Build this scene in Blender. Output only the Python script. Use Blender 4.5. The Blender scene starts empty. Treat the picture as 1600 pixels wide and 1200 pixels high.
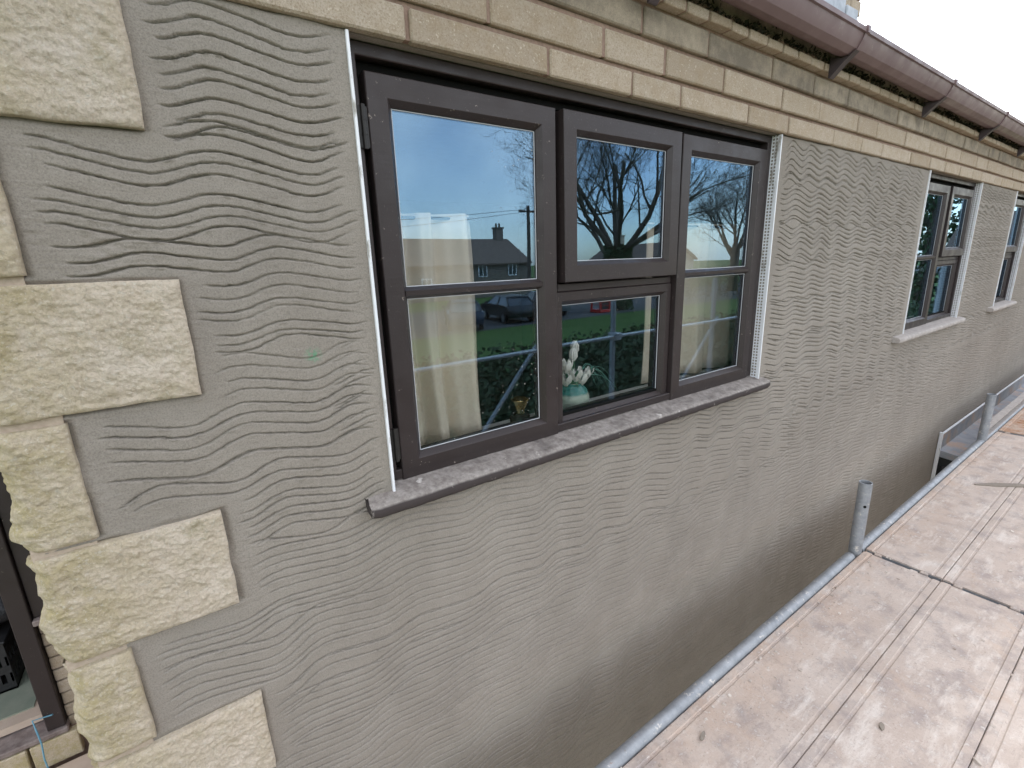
import bpy, math, random
import numpy as np
from mathutils import Matrix, Vector

# ------------------------------------------------------------------ camera, world, sun, exposure
ZC = 3.3                                   # camera height above ground; model heights below are relative to the camera
GR = -ZC                                   # ground level
sc = bpy.context.scene
col = sc.collection
YAW, PITCH, ROLL = map(math.radians, (34.8426, 14.3547, -1.9603))
fw = Vector((math.sin(YAW)*math.cos(PITCH), math.cos(YAW)*math.cos(PITCH), -math.sin(PITCH)))
rt = Vector((math.cos(YAW), -math.sin(YAW), 0)); up = rt.cross(fw)
rt, up = rt*math.cos(ROLL)+up*math.sin(ROLL), -rt*math.sin(ROLL)+up*math.cos(ROLL)
cd = bpy.data.cameras.new('camera'); cam = bpy.data.objects.new('camera', cd); col.objects.link(cam)
cd.sensor_width = 36; cd.lens = 743.76*36/1600; cd.clip_start = .02; cd.clip_end = 2000
m = Matrix((rt, up, -fw)).transposed().to_4x4(); m.translation = (0, -1.1, ZC); cam.matrix_world = m
sc.camera = cam

SUN_EL, SUN_AZ = 42, 62                    # behind the house, veiled by cloud (azimuth from +Y, clockwise)
w = bpy.data.worlds.new('World'); sc.world = w; w.use_nodes = True
nt = w.node_tree; nt.nodes.clear()
sky = nt.nodes.new('ShaderNodeTexSky'); sky.sky_type = 'NISHITA'; sky.sun_disc = False
sky.sun_elevation = math.radians(SUN_EL); sky.sun_rotation = math.radians(SUN_AZ)
sky.air_density = 1.0; sky.dust_density = 1.2; sky.ozone_density = 1.0
tcw = nt.nodes.new('ShaderNodeTexCoord'); nzw = nt.nodes.new('ShaderNodeTexNoise')
nzw.inputs['Scale'].default_value = 1.6; nzw.inputs['Detail'].default_value = 5; nzw.inputs['Roughness'].default_value = .55
rw = nt.nodes.new('ShaderNodeMapRange'); rw.inputs[1].default_value = .36; rw.inputs[2].default_value = .62
rw.inputs[3].default_value = .05; rw.inputs[4].default_value = .7
mxw = nt.nodes.new('ShaderNodeMix'); mxw.data_type = 'RGBA'
bg = nt.nodes.new('ShaderNodeBackground'); bg.inputs[1].default_value = .15
ow = nt.nodes.new('ShaderNodeOutputWorld')
L = nt.links.new
mpw = nt.nodes.new('ShaderNodeMapping'); mpw.inputs['Location'].default_value = (5.7, .9, 2.3); L(tcw.outputs['Generated'], mpw.inputs['Vector']); L(mpw.outputs[0], nzw.inputs['Vector']); L(nzw.outputs['Fac'], rw.inputs[0]); L(rw.outputs[0], mxw.inputs['Factor'])
L(sky.outputs[0], mxw.inputs['A']); mxw.inputs['B'].default_value = (9.6, 9.2, 8.6, 1)
L(mxw.outputs['Result'], bg.inputs[0]); L(bg.outputs[0], ow.inputs[0])

sl = bpy.data.lights.new('sun', 'SUN'); sl.energy = 1.3; sl.angle = math.radians(25); sl.color = (1, .95, .88)
so = bpy.data.objects.new('sun', sl); col.objects.link(so)
az = math.radians(SUN_AZ); el = math.radians(SUN_EL)
so.rotation_euler = Vector((-math.sin(az)*math.cos(el), -math.cos(az)*math.cos(el), -math.sin(el))).to_track_quat('-Z', 'Y').to_euler()
so.location = (0, -8, 12)

sc.view_settings.view_transform = 'Standard'; sc.view_settings.look = 'None'
sc.view_settings.exposure = 1.4; sc.view_settings.gamma = 1; sc.view_settings.use_curve_mapping = False
sc.render.engine = 'CYCLES'; sc.cycles.use_denoising = True
sc.cycles.max_bounces = 8; sc.cycles.transparent_max_bounces = 16; sc.cycles.caustics_reflective = False

# ------------------------------------------------------------------ helpers
R = random.Random(7)
NPR = np.random.default_rng(11)
WLOC = {}

def tag(o, label=None, cat=None, group=None, kind=None):
    if label: o['label'] = label
    if cat: o['category'] = cat
    if group: o['group'] = group
    if kind: o['kind'] = kind
    return o

def empty(name, loc, label, cat, group=None):
    o = bpy.data.objects.new(name, None); col.objects.link(o)
    o.empty_display_size = .1
    loc = Vector((loc[0], loc[1], loc[2]+ZC)); o.location = loc; WLOC[o.name] = loc
    return tag(o, label, cat, group)

def link_mesh(name, me, mat, parent, c):
    if mat is not None:
        for mm in (mat if isinstance(mat, (list, tuple)) else [mat]): me.materials.append(M[mm])
    o = bpy.data.objects.new(name, me); col.objects.link(o)
    c = Vector(c); WLOC[o.name] = c
    if parent is not None:
        o.parent = parent; o.location = c - WLOC[parent.name]
    else: o.location = c
    return o

class MB:
    """collects verts and faces, heights relative to the camera"""
    def __init__(s): s.v = []; s.f = []; s.mi = []; s.cur = 0
    def add(s, vs, fs):
        n = len(s.v); s.v += [tuple(p) for p in vs]; s.f += [tuple(i+n for i in f) for f in fs]; s.mi += [s.cur]*len(fs); return s
    def box(s, x0, x1, y0, y1, z0, z1, bev=0, jit=0):
        if bev <= 0:
            vs = [(x, y, z) for x in (x0, x1) for y in (y0, y1) for z in (z0, z1)]
            fs = [(0,1,3,2),(4,6,7,5),(0,4,5,1),(2,3,7,6),(0,2,6,4),(1,5,7,3)]
            if jit: vs = [tuple(c+R.uniform(-jit, jit) for c in p) for p in vs]
            return s.add(vs, fs)
        b = bev; X = (x0, x1); Y = (y0, y1); Zz = (z0, z1); vs = []; idx = {}
        for i in (0,1):
            for j in (0,1):
                for k in (0,1):
                    sx = 1-2*i; sy = 1-2*j; sz = 1-2*k
                    o = [R.uniform(-jit, jit) for _ in range(3)] if jit else (0,0,0)
                    for a in range(3):
                        p = [X[i]+sx*b+o[0], Y[j]+sy*b+o[1], Zz[k]+sz*b+o[2]]
                        p[a] -= (sx,sy,sz)[a]*b
                        idx[i,j,k,a] = len(vs); vs.append(tuple(p))
        fs = []
        I = lambda a, i, j, k: idx[i,j,k,a]
        for t in (0,1):
            q = [(0,0),(1,0),(1,1),(0,1)]
            f0 = [I(0,t,a,b_) for a,b_ in q]; f1 = [I(1,a,t,b_) for a,b_ in q]; f2 = [I(2,a,b_,t) for a,b_ in q]
            fs += [f0 if t else f0[::-1], f1[::-1] if t else f1, f2 if t else f2[::-1]]
        for a in (0,1):
            for b_ in (0,1):
                fs.append((I(1,0,a,b_), I(1,1,a,b_), I(2,1,a,b_), I(2,0,a,b_)))
                fs.append((I(0,a,0,b_), I(0,a,1,b_), I(2,a,1,b_), I(2,a,0,b_)))
                fs.append((I(0,a,b_,0), I(0,a,b_,1), I(1,a,b_,1), I(1,a,b_,0)))
        for i in (0,1):
            for j in (0,1):
                for k in (0,1): fs.append((I(0,i,j,k), I(1,i,j,k), I(2,i,j,k)))
        return s.add(vs, fs)
    def tube(s, p, q, r0, r1=None, n=12, caps=True, hollow=0):
        p = Vector(p); q = Vector(q); r1 = r0 if r1 is None else r1
        d = (q-p).normalized(); a = d.orthogonal().normalized(); b = d.cross(a)
        vs = []
        for c, r in ((p, r0), (q, r1)):
            for i in range(n):
                t = 2*math.pi*i/n; vs.append(c+a*r*math.cos(t)+b*r*math.sin(t))
        fs = [(i, (i+1) % n, n+(i+1) % n, n+i) for i in range(n)]
        if hollow:
            for c, r in ((p, r0-hollow), (q, r1-hollow)):
                for i in range(n):
                    t = 2*math.pi*i/n; vs.append(c+a*r*math.cos(t)+b*r*math.sin(t))
            fs += [(2*n+i, 3*n+i, 3*n+(i+1) % n, 2*n+(i+1) % n) for i in range(n)]
            fs += [(i, 2*n+i, 2*n+(i+1) % n, (i+1) % n) for i in range(n)]
            fs += [(n+i, n+(i+1) % n, 3*n+(i+1) % n, 3*n+i) for i in range(n)]
        elif caps: fs += [tuple(range(n))[::-1], tuple(range(n, 2*n))]
        return s.add(vs, fs)
    def path(s, pts, r, n=6):
        """round bar along points; r is a number or list"""
        pts = [Vector(p) for p in pts]; vs = []; rs = r if isinstance(r, (list, tuple)) else [r]*len(pts)
        a = None
        for i, p in enumerate(pts):
            d = (pts[min(i+1, len(pts)-1)]-pts[max(i-1, 0)]).normalized()
            a = d.orthogonal().normalized() if a is None else (a-d*a.dot(d)).normalized()
            b = d.cross(a)
            for k in range(n):
                t = 2*math.pi*k/n; vs.append(p+a*rs[i]*math.cos(t)+b*rs[i]*math.sin(t))
        fs = [(i*n+k, i*n+(k+1) % n, (i+1)*n+(k+1) % n, (i+1)*n+k) for i in range(len(pts)-1) for k in range(n)]
        fs += [tuple(range(n))[::-1], tuple(range((len(pts)-1)*n, len(pts)*n))]
        return s.add(vs, fs)
    def lathe(s, c, prof, n=24, sx=1, sy=1):
        vs = []; m_ = len(prof)
        for r, z in prof:
            for k in range(n):
                t = 2*math.pi*k/n; vs.append((c[0]+r*sx*math.cos(t), c[1]+r*sy*math.sin(t), c[2]+z))
        fs = [(i*n+k, i*n+(k+1) % n, (i+1)*n+(k+1) % n, (i+1)*n+k) for i in range(m_-1) for k in range(n)]
        fs += [tuple(range(n))[::-1], tuple(range((m_-1)*n, m_*n))]
        return s.add(vs, fs)
    def extrude_x(s, prof, x0, x1, closed=True):
        """profile of (y,z) swept along X"""
        n = len(prof); vs = [(x0, y, z) for y, z in prof]+[(x1, y, z) for y, z in prof]
        fs = [(i, (i+1) % n, n+(i+1) % n, n+i) for i in range(n if closed else n-1)]
        if closed: fs += [tuple(range(n))[::-1], tuple(range(n, 2*n))]
        return s.add(vs, fs)
    def extrude_y(s, prof, y0, y1):
        n = len(prof); vs = [(x, y0, z) for x, z in prof]+[(x, y1, z) for x, z in prof]
        fs = [(i, (i+1) % n, n+(i+1) % n, n+i) for i in range(n)]+[tuple(range(n))[::-1], tuple(range(n, 2*n))]
        return s.add(vs, fs)
    def ring(s, x0, x1, z0, z1, prof):
        """rectangular picture-frame moulding; prof = (inset, y) from the outer back round to the inner back, closed"""
        n = len(prof); vs = []
        for i, y in prof: vs += [(x0+i, y, z0+i), (x1-i, y, z0+i), (x1-i, y, z1-i), (x0+i, y, z1-i)]
        fs = []
        for a in range(n):
            b = (a+1) % n
            for k in range(4): fs.append((a*4+k, a*4+(k+1) % 4, b*4+(k+1) % 4, b*4+k))
        return s.add(vs, fs)
    def build(s, name, mat, parent=None, smooth=False, angle=None, fix=True):
        v = np.array(s.v, dtype=np.float64); v[:, 2] += ZC
        c = (v.min(0)+v.max(0))/2; v -= c
        me = bpy.data.meshes.new(name); me.from_pydata(v.tolist(), [], s.f)
        if fix:
            import bmesh
            bm = bmesh.new(); bm.from_mesh(me); bmesh.ops.recalc_face_normals(bm, faces=bm.faces); bm.to_mesh(me); bm.free()
        if any(s.mi): me.polygons.foreach_set('material_index', s.mi)
        if smooth:
            me.polygons.foreach_set('use_smooth', [True]*len(me.polygons))
            if angle: me.set_sharp_from_angle(angle=math.radians(angle))
        return link_mesh(name, me, mat, parent, c)

def copy_tree(o, parent=None):
    c = o.copy(); col.objects.link(c); c.parent = parent
    for ch in list(o.children): copy_tree(ch, c)
    return c

# value noise on arrays
_T = NPR.random((256, 256))
def vn(x, y, s=0):
    x = np.asarray(x, float)+s*17.31; y = np.asarray(y, float)+s*5.77
    xi = np.floor(x).astype(int); yi = np.floor(y).astype(int); fx = x-xi; fy = y-yi
    fx = fx*fx*(3-2*fx); fy = fy*fy*(3-2*fy)
    g = lambda a, b: _T[a % 256, b % 256]
    return (g(xi, yi)*(1-fx)+g(xi+1, yi)*fx)*(1-fy)+(g(xi, yi+1)*(1-fx)+g(xi+1, yi+1)*fx)*fy
def fbm(x, y, s=0, o=4):
    r = 0; a = .5
    for k in range(o): r = r+a*vn(np.asarray(x)*2**k, np.asarray(y)*2**k, s+k*3.1); a *= .5
    return r/(1-.5**o)

def grid_mesh(V, nr, nc, keep=None):
    """V (nr*nc,3) already in world coords -> mesh data of quads"""
    idx = np.arange(nr*nc).reshape(nr, nc)
    q = np.stack([idx[:-1, :-1], idx[1:, :-1], idx[1:, 1:], idx[:-1, 1:]], -1).reshape(-1, 4)
    if keep is not None: q = q[keep.reshape(-1)]
    return q

def np_mesh(name, V, Q, mat, parent, smooth=True):
    c = (V.min(0)+V.max(0))/2
    me = bpy.data.meshes.new(name)
    me.vertices.add(len(V)); me.vertices.foreach_set('co', (V-c).astype(np.float32).ravel())
    me.loops.add(Q.size); me.loops.foreach_set('vertex_index', Q.astype(np.int32).ravel())
    me.polygons.add(len(Q)); me.polygons.foreach_set('loop_start', np.arange(0, Q.size, 4, dtype=np.int32))
    me.polygons.foreach_set('use_smooth', np.full(len(Q), smooth))
    me.update(calc_edges=True); me.validate()
    return link_mesh(name, me, mat, parent, c)

# ------------------------------------------------------------------ materials
M = {}
class Mat:
    def __init__(s, name, rough=.8, spec=.5, metal=0):
        s.m = bpy.data.materials.new(name); s.m.use_nodes = True; M[name] = s.m
        s.n = s.m.node_tree.nodes; s.l = s.m.node_tree.links.new
        s.b = s.n['Principled BSDF']; s.b.inputs['Roughness'].default_value = rough
        s.b.inputs['Specular IOR Level'].default_value = spec; s.b.inputs['Metallic'].default_value = metal
        tc = s.n.new('ShaderNodeTexCoord'); geo = s.n.new('ShaderNodeNewGeometry')
        s.obj = tc.outputs['Object']; s.pos = geo.outputs['Position']; s.nor = geo.outputs['Normal']
        s.rnd = None; s.h = None
    def noise(s, scale, detail=4, rough=.55, vec=None, stretch=None):
        t = s.n.new('ShaderNodeTexNoise'); t.inputs['Scale'].default_value = scale
        t.inputs['Detail'].default_value = detail; t.inputs['Roughness'].default_value = rough
        v = vec or s.pos
        if stretch:
            mp = s.n.new('ShaderNodeMapping'); mp.inputs['Scale'].default_value = stretch; s.l(v, mp.inputs['Vector']); v = mp.outputs[0]
        s.l(v, t.inputs['Vector']); return t.outputs['Fac']
    def vor(s, scale, feature='F1', vec=None):
        t = s.n.new('ShaderNodeTexVoronoi'); t.inputs['Scale'].default_value = scale; t.feature = feature
        s.l(vec or s.pos, t.inputs['Vector']); return t.outputs['Distance']
    def rng(s, f, a, b, c=0, d=1):
        t = s.n.new('ShaderNodeMapRange'); s.l(f, t.inputs[0])
        for i, v in enumerate((a, b, c, d)): t.inputs[i+1].default_value = v
        return t.outputs[0]
    def math(s, op, a, b):
        t = s.n.new('ShaderNodeMath'); t.operation = op
        for i, v in enumerate((a, b)):
            if isinstance(v, (int, float)): t.inputs[i].default_value = v
            else: s.l(v, t.inputs[i])
        return t.outputs[0]
    def mix(s, f, a, b, mode='MIX'):
        t = s.n.new('ShaderNodeMix'); t.data_type = 'RGBA'; t.blend_type = mode
        if isinstance(f, (int, float)): t.inputs['Factor'].default_value = f
        else: s.l(f, t.inputs['Factor'])
        for k, v in (('A', a), ('B', b)):
            if isinstance(v, tuple): t.inputs[k].default_value = (*v, 1)
            else: s.l(v, t.inputs[k])
        return t.outputs['Result']
    def ramp(s, f, *stops):
        t = s.n.new('ShaderNodeValToRGB'); s.l(f, t.inputs[0]); e = t.color_ramp.elements
        while len(e) < len(stops): e.new(.5)
        for el_, (p, c) in zip(e, stops): el_.position = p; el_.color = (*c, 1)
        return t.outputs[0]
    def random(s):
        t = s.n.new('ShaderNodeObjectInfo'); return t.outputs['Random']
    def sep(s, v):
        t = s.n.new('ShaderNodeSeparateXYZ'); s.l(v, t.inputs[0]); return t.outputs
    def color(s, c):
        if isinstance(c, tuple): s.b.inputs['Base Color'].default_value = (*c, 1)
        else: s.l(c, s.b.inputs['Base Color'])
        return s
    def rough(s, f): s.l(f, s.b.inputs['Roughness']); return s
    def bump(s, f, dist=.002, strength=1):
        t = s.n.new('ShaderNodeBump'); t.inputs['Distance'].default_value = dist; t.inputs['Strength'].default_value = strength
        s.l(f, t.inputs['Height'])
        if s.h is not None: s.l(s.h, t.inputs['Normal'])
        s.h = t.outputs[0]; s.l(s.h, s.b.inputs['Normal']); return s

def spot(k, p, r):
    """soft round mask at world point p"""
    t = k.n.new('ShaderNodeVectorMath'); t.operation = 'DISTANCE'; k.l(k.pos, t.inputs[0]); t.inputs[1].default_value = (p[0], p[1], p[2]+ZC)
    return k.rng(t.outputs['Value'], r, r*.3)

# fresh grey-beige base coat
k = Mat('render', .9, .25)
big = k.noise(.9, 6, .6); med = k.noise(7, 6, .65); fine = k.noise(330, 4, .75); blot = k.noise(2.6, 6, .7)
c = k.mix(k.rng(big, .36, .64), (.252, .221, .188), (.318, .284, .246))
c = k.mix(k.rng(blot, .5, .66, 0, .45), c, (.225, .20, .175))
c = k.mix(k.rng(med, .45, .7, 0, .5), c, (.34, .306, .268))
c = k.mix(k.rng(k.noise(9, 5, .6, stretch=(1, 1, .12)), .56, .72, 0, .3), c, (.22, .197, .17))
c = k.mix(k.rng(fine, .45, .64, 0, .6), c, (.16, .14, .118))
c = k.mix(k.rng(k.noise(240, 2, .6), .64, .74, 0, .3), c, (.5, .46, .41))
g = k.math('MULTIPLY', spot(k, (.235, 0, -.184), .022), k.rng(k.noise(160, 3), .42, .6))
c = k.mix(k.math('MULTIPLY', g, .7), c, (.10, .30, .17)); k.color(c)
k.bump(k.noise(6, 3, .5, stretch=(1, 1, 30)), .0012, .5).bump(k.noise(260, 5, .8), .0018, .7)

# rock-faced quoin stone
k = Mat('quoin_stone', .92, .2)
a = k.noise(5, 5); b = k.noise(26, 5, .65); f = k.noise(170, 4, .7)
c = k.ramp(a, (.25, (.68, .565, .435)), (.5, (.75, .64, .515)), (.75, (.79, .69, .585)))
c = k.mix(k.rng(b, .45, .72, 0, .5), c, (.52, .43, .28))
c = k.mix(k.rng(k.noise(7.3, 6, .7), .57, .72, 0, .5), c, (.43, .355, .2))
c = k.mix(k.rng(k.noise(13, 6, .7), .62, .74, 0, .4), c, (.30, .28, .17))
edge = k.rng(k.sep(k.pos)[0], -.10, -.29)
c = k.mix(k.math('MULTIPLY', edge, k.rng(k.noise(22, 5, .7), .35, .6, .1, .85)), c, (.50, .41, .2))
c = k.mix(k.rng(k.noise(60, 4, .7), .59, .74, 0, .45), c, (.34, .295, .22))
c = k.mix(k.rng(k.noise(95, 3), .62, .72, 0, .5), c, (.75, .71, .63))
c = k.mix(k.rng(f, .45, .66, 0, .35), c, (.36, .29, .19)); c = k.mix(k.rng(k.noise(230, 3, .7), .58, .68, 0, .6), c, (.8, .75, .66)); k.color(c)  # stone grit, also painting the light and shade of small pits and facets
k.bump(k.noise(90, 6, .78), .010, .8).bump(k.noise(280, 4, .75), .004, .9)

k = Mat('mortar', .95, .2)
k.color(k.mix(k.rng(k.noise(120, 4), .3, .7), (.40, .32, .25), (.49, .40, .32))); k.bump(k.noise(260, 4, .7), .002, .6)
k = Mat('brick_mortar', .95, .2)
k.color(k.mix(k.rng(k.noise(90, 4), .3, .7), (.23, .155, .12), (.33, .235, .185))); k.bump(k.noise(260, 4, .7), .002, .6)

# buff reconstituted-stone bricks
k = Mat('buff_brick', .9, .25)
rn = k.random()
c = k.ramp(rn, (0, (.41, .335, .255)), (.3, (.51, .425, .335)), (.6, (.45, .375, .29)), (1, (.56, .475, .385)))
c = k.mix(k.rng(k.noise(24, 5, .65), .4, .75, 0, .55), c, (.36, .265, .16))
c = k.mix(k.rng(k.noise(230, 4, .75), .48, .66, 0, .6), c, (.25, .18, .115))
c = k.mix(k.rng(k.noise(150, 3), .62, .7, 0, .7), c, (.68, .6, .49)); k.color(c)
k.bump(k.noise(200, 5, .8), .005, .85).bump(k.noise(30, 4), .007, .5)
# the same brick under the gutter, browner and darker in patches
k = Mat('dark_brick', .92, .25)
rn = k.random()
c = k.ramp(rn, (0, (.42, .345, .25)), (.5, (.47, .395, .295)), (1, (.51, .43, .33)))
dark_mask = k.rng(k.noise(9, 6, .7), .34, .62, .25, .9)
c = k.mix(dark_mask, c, (.17, .145, .115))
c = k.mix(k.rng(k.noise(330, 3, .7), .45, .7, 0, .45), c, (.13, .10, .07)); k.color(c)
k.bump(k.noise(240, 4, .75), .0035, .7)

# brown joinery paint
def paint(name, base, worn):
    k = Mat(name, .4, .35)
    fl = k.rng(k.noise(55, 5, .75), .66, .7)
    c = k.mix(k.rng(k.noise(5, 4), .3, .7), base, tuple(x*1.18 for x in base))
    c = k.mix(k.math('MULTIPLY', fl, .75), c, worn)
    c = k.mix(k.rng(k.noise(300, 2), .69, .74, 0, .35), c, (.3, .28, .26)); k.color(c)
    k.rough(k.rng(k.noise(14, 4), .3, .7, .3, .52)); k.bump(k.noise(18, 3, .5, stretch=(1, 1, 8)), .0006, .5).bump(k.noise(220, 3), .0004, .5)
paint('brown_paint', (.032, .024, .0235), (.34, .29, .25))
k = Mat('black_gap', .9, .1); k.color(k.mix(k.noise(60), (.006, .006, .006), (.012, .011, .01)))  # near-black standing in for the shade inside gaps and holes
k = Mat('hinge_iron', .5, .4); k.color(k.mix(k.noise(90), (.012, .011, .011), (.03, .026, .024)))

# worn painted sill
k = Mat('worn_sill', .75, .3)
nz = k.sep(k.nor)[2]
wear = k.rng(k.noise(11, 6, .7), .36, .56)
topm = k.rng(nz, .25, .6)
patch = k.rng(k.noise(21, 5, .7), .6, .66)
fac = k.math('MAXIMUM', k.math('MULTIPLY', topm, k.rng(k.noise(11, 6, .7), .25, .5, .35, 1)), k.math('MULTIPLY', patch, .8))
grey = k.mix(k.rng(k.noise(45, 5, .7), .35, .65), (.18, .155, .14), (.34, .31, .285))
grey = k.mix(k.rng(k.noise(16, 4), .66, .72), grey, (.62, .58, .54))
c = k.mix(fac, (.05, .04, .039), grey); k.color(c); k.bump(k.noise(45, 5, .7), .0018, .5)
k = Mat('pale_sill', .8, .3)
c = k.mix(k.rng(k.noise(30, 5, .7), .3, .7), (.30, .27, .25), (.46, .42, .39)); k.color(c); k.bump(k.noise(60, 4), .002, .6)

k = Mat('white_bead', .4, .5)
c = k.mix(k.rng(k.noise(30, 5, .7, stretch=(1, 1, .3)), .58, .68), (.76, .77, .80), (.34, .32, .29)); k.color(c)
k = Mat('spacer_white', .5, .5); k.color(k.mix(k.noise(40), (.38, .39, .41), (.5, .51, .53)))
k = Mat('brown_plastic', .42, .45)
c = k.mix(k.rng(k.noise(4, 5, .6), .3, .7), (.145, .092, .094), (.185, .125, .128))
c = k.mix(k.rng(k.noise(26, 5, .7), .6, .72, 0, .4), c, (.34, .29, .28)); k.color(c); k.rough(k.rng(k.noise(12), .3, .7, .34, .6))
k = Mat('dark_bracket', .5, .4); k.color(k.mix(k.noise(40), (.045, .035, .04), (.075, .058, .062)))
k = Mat('lead', .55, .5)
c = k.mix(k.rng(k.noise(8, 5, .7), .3, .7), (.27, .30, .34), (.50, .53, .58)); k.color(c); k.bump(k.noise(14, 4), .006, .5)
k = Mat('lead_dusty', .65, .4)
c = k.mix(k.rng(k.noise(6, 5, .7), .3, .7), (.22, .235, .265), (.36, .37, .40))
c = k.mix(k.rng(k.noise(5.2, 5, .7), .5, .62, 0, .85), c, (.46, .32, .24)); k.color(c); k.bump(k.noise(14, 4), .005, .5)
k = Mat('galvanised', .5, .5, .35)
c = k.mix(k.rng(k.noise(20, 5, .7), .3, .7), (.22, .235, .255), (.36, .375, .395))
c = k.mix(k.rng(k.noise(34, 5, .7), .6, .68), c, (.6, .57, .53))
c = k.mix(k.rng(k.noise(50, 5, .7), .66, .72, 0, .8), c, (.28, .16, .1)); k.color(c); k.rough(k.rng(k.noise(30), .3, .7, .42, .7))
# steel planks under a film of pinkish dust
k = Mat('dusty_deck', .85, .3)
a = k.noise(3.2, 6, .7); b = k.noise(11, 6, .7); rn = k.random()
c = k.mix(k.rng(a, .35, .65), (.45, .37, .32), (.555, .475, .42))
c = k.mix(k.rng(b, .47, .66, 0, .85), c, (.31, .265, .25))
c = k.mix(k.rng(k.noise(14, 6, .75, stretch=(.35, 1, 1)), .52, .66, 0, .75), c, (.66, .60, .55))
c = k.mix(k.rng(k.noise(22, 5, .7, stretch=(.2, 1, 1)), .58, .68, 0, .6), c, (.37, .3, .26))
ey = k.rng(k.sep(k.pos)[1], -.62, -.36)
c = k.mix(k.math('MULTIPLY', ey, k.rng(k.noise(7, 6, .7), .4, .6, .0, .45)), c, (.50, .345, .245))
c = k.mix(k.rng(k.noise(5, 5, .7), .58, .72, 0, .5), c, (.50, .36, .265))
c = k.mix(k.rng(k.noise(44, 5, .7), .58, .7, 0, .7), c, (.66, .62, .58))
c = k.mix(k.rng(k.noise(130, 4, .7), .58, .7, 0, .6), c, (.25, .2, .175)); k.color(c)
k.bump(k.noise(90, 5, .75), .004, .6).bump(k.noise(8, 4), .006, .3)
k = Mat('rusty_deck', .85, .3)
c = k.mix(k.rng(k.noise(8, 5, .7), .35, .62), (.38, .2, .11), (.5, .40, .33)); k.color(c); k.bump(k.noise(90, 5, .7), .003, .5)
k = Mat('plaster_crumb', .95, .2); k.color(k.mix(k.rng(k.noise(9, 3), .35, .65), (.33, .27, .23), (.66, .6, .54)))
k = Mat('stick', .9, .2); k.color(k.mix(k.noise(60), (.19, .16, .13), (.33, .29, .25)))

# double-glazed pane: four faces' worth of reflection over clear glass
mg = bpy.data.materials.new('window_glass'); mg.use_nodes = True; M['window_glass'] = mg
n = mg.node_tree.nodes; l = mg.node_tree.links.new; n.clear()
lw = n.new('ShaderNodeLayerWeight'); pw = n.new('ShaderNodeMath'); pw.operation = 'POWER'; pw.inputs[1].default_value = 5
fr = n.new('ShaderNodeMapRange'); fr.inputs[3].default_value = .14; fr.inputs[4].default_value = 1.0     # Schlick, two coated faces per unit
l(lw.outputs['Facing'], pw.inputs[0]); l(pw.outputs[0], fr.inputs[0])
gl = n.new('ShaderNodeBsdfGlossy'); gl.inputs['Roughness'].default_value = 0.0; gl.inputs['Color'].default_value = (.44, .70, .97, 1)   # bluish low-emissivity coating, tint deepened to paint the mirrored sky bluer
tr = n.new('ShaderNodeBsdfTransparent'); tr.inputs['Color'].default_value = (.97, .975, .965, 1)
mx = n.new('ShaderNodeMixShader'); om = n.new('ShaderNodeOutputMaterial')
gt = n.new('ShaderNodeTexCoord'); gn = n.new('ShaderNodeTexNoise'); gn.inputs['Scale'].default_value = 2.6; gn.inputs['Detail'].default_value = 1
gb = n.new('ShaderNodeBump'); gb.inputs['Distance'].default_value = .0006; gb.inputs['Strength'].default_value = .35
gg = n.new('ShaderNodeNewGeometry')
l(gg.outputs['Position'], gn.inputs['Vector']); l(gn.outputs['Fac'], gb.inputs['Height']); l(gb.outputs[0], gl.inputs['Normal'])
# specks of dried splatter
gs = n.new('ShaderNodeTexVoronoi'); gs.inputs['Scale'].default_value = 42; l(gg.outputs['Position'], gs.inputs['Vector'])
gs2 = n.new('ShaderNodeTexNoise'); gs2.inputs['Scale'].default_value = 3; l(gg.outputs['Position'], gs2.inputs['Vector'])
r1 = n.new('ShaderNodeMapRange'); r1.inputs[1].default_value = .085; r1.inputs[2].default_value = .05; l(gs.outputs['Distance'], r1.inputs[0])
r2 = n.new('ShaderNodeMapRange'); r2.inputs[1].default_value = .52; r2.inputs[2].default_value = .66; l(gs2.outputs['Fac'], r2.inputs[0])
r3 = n.new('ShaderNodeMath'); r3.operation = 'MULTIPLY'; l(r1.outputs[0], r3.inputs[0]); l(r2.outputs[0], r3.inputs[1])
df = n.new('ShaderNodeBsdfDiffuse'); df.inputs['Color'].default_value = (.5, .48, .44, 1)
mx2 = n.new('ShaderNodeMixShader')
l(fr.outputs[0], mx.inputs[0]); l(tr.outputs[0], mx.inputs[1]); l(gl.outputs[0], mx.inputs[2])
l(r3.outputs[0], mx2.inputs[0]); l(mx.outputs[0], mx2.inputs[1]); l(df.outputs[0], mx2.inputs[2]); l(mx2.outputs[0], om.inputs[0])

def simple(name, a, b, scale=20, rough=.8, spec=.4, metal=0, bump=0, bs=60):
    k = Mat(name, rough, spec, metal); k.color(k.mix(k.rng(k.noise(scale, 5, .65), .3, .7), a, b))
    if bump: k.bump(k.noise(bs, 4, .7), bump, .6)
    return k
simple('room_wall', (.30, .28, .25), (.34, .32, .29)); simple('room_floor', (.07, .05, .04), (.1, .075, .06))
k = Mat('curtain', .9, .1); k.color(k.mix(k.rng(k.noise(350, 2), .3, .7), (.66, .58, .47), (.72, .64, .53)))
k.b.inputs['Subsurface Weight'].default_value = 0
simple('inner_sill', (.72, .72, .69), (.8, .8, .77), rough=.35)
k = Mat('vase_glaze', .12, .6)
zz = k.sep(k.obj)[2]
c = k.ramp(k.rng(k.math('ADD', zz, k.rng(k.noise(40, 3), 0, 1, -.006, .006)), -.07, .07), (0, (.42, .48, .42)), (.62, (.40, .47, .40)), (.68, (.05, .22, .20)), (.93, (.04, .2, .19)), (.97, (.22, .17, .07)), (1, (.2, .15, .06))); k.color(c)
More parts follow.
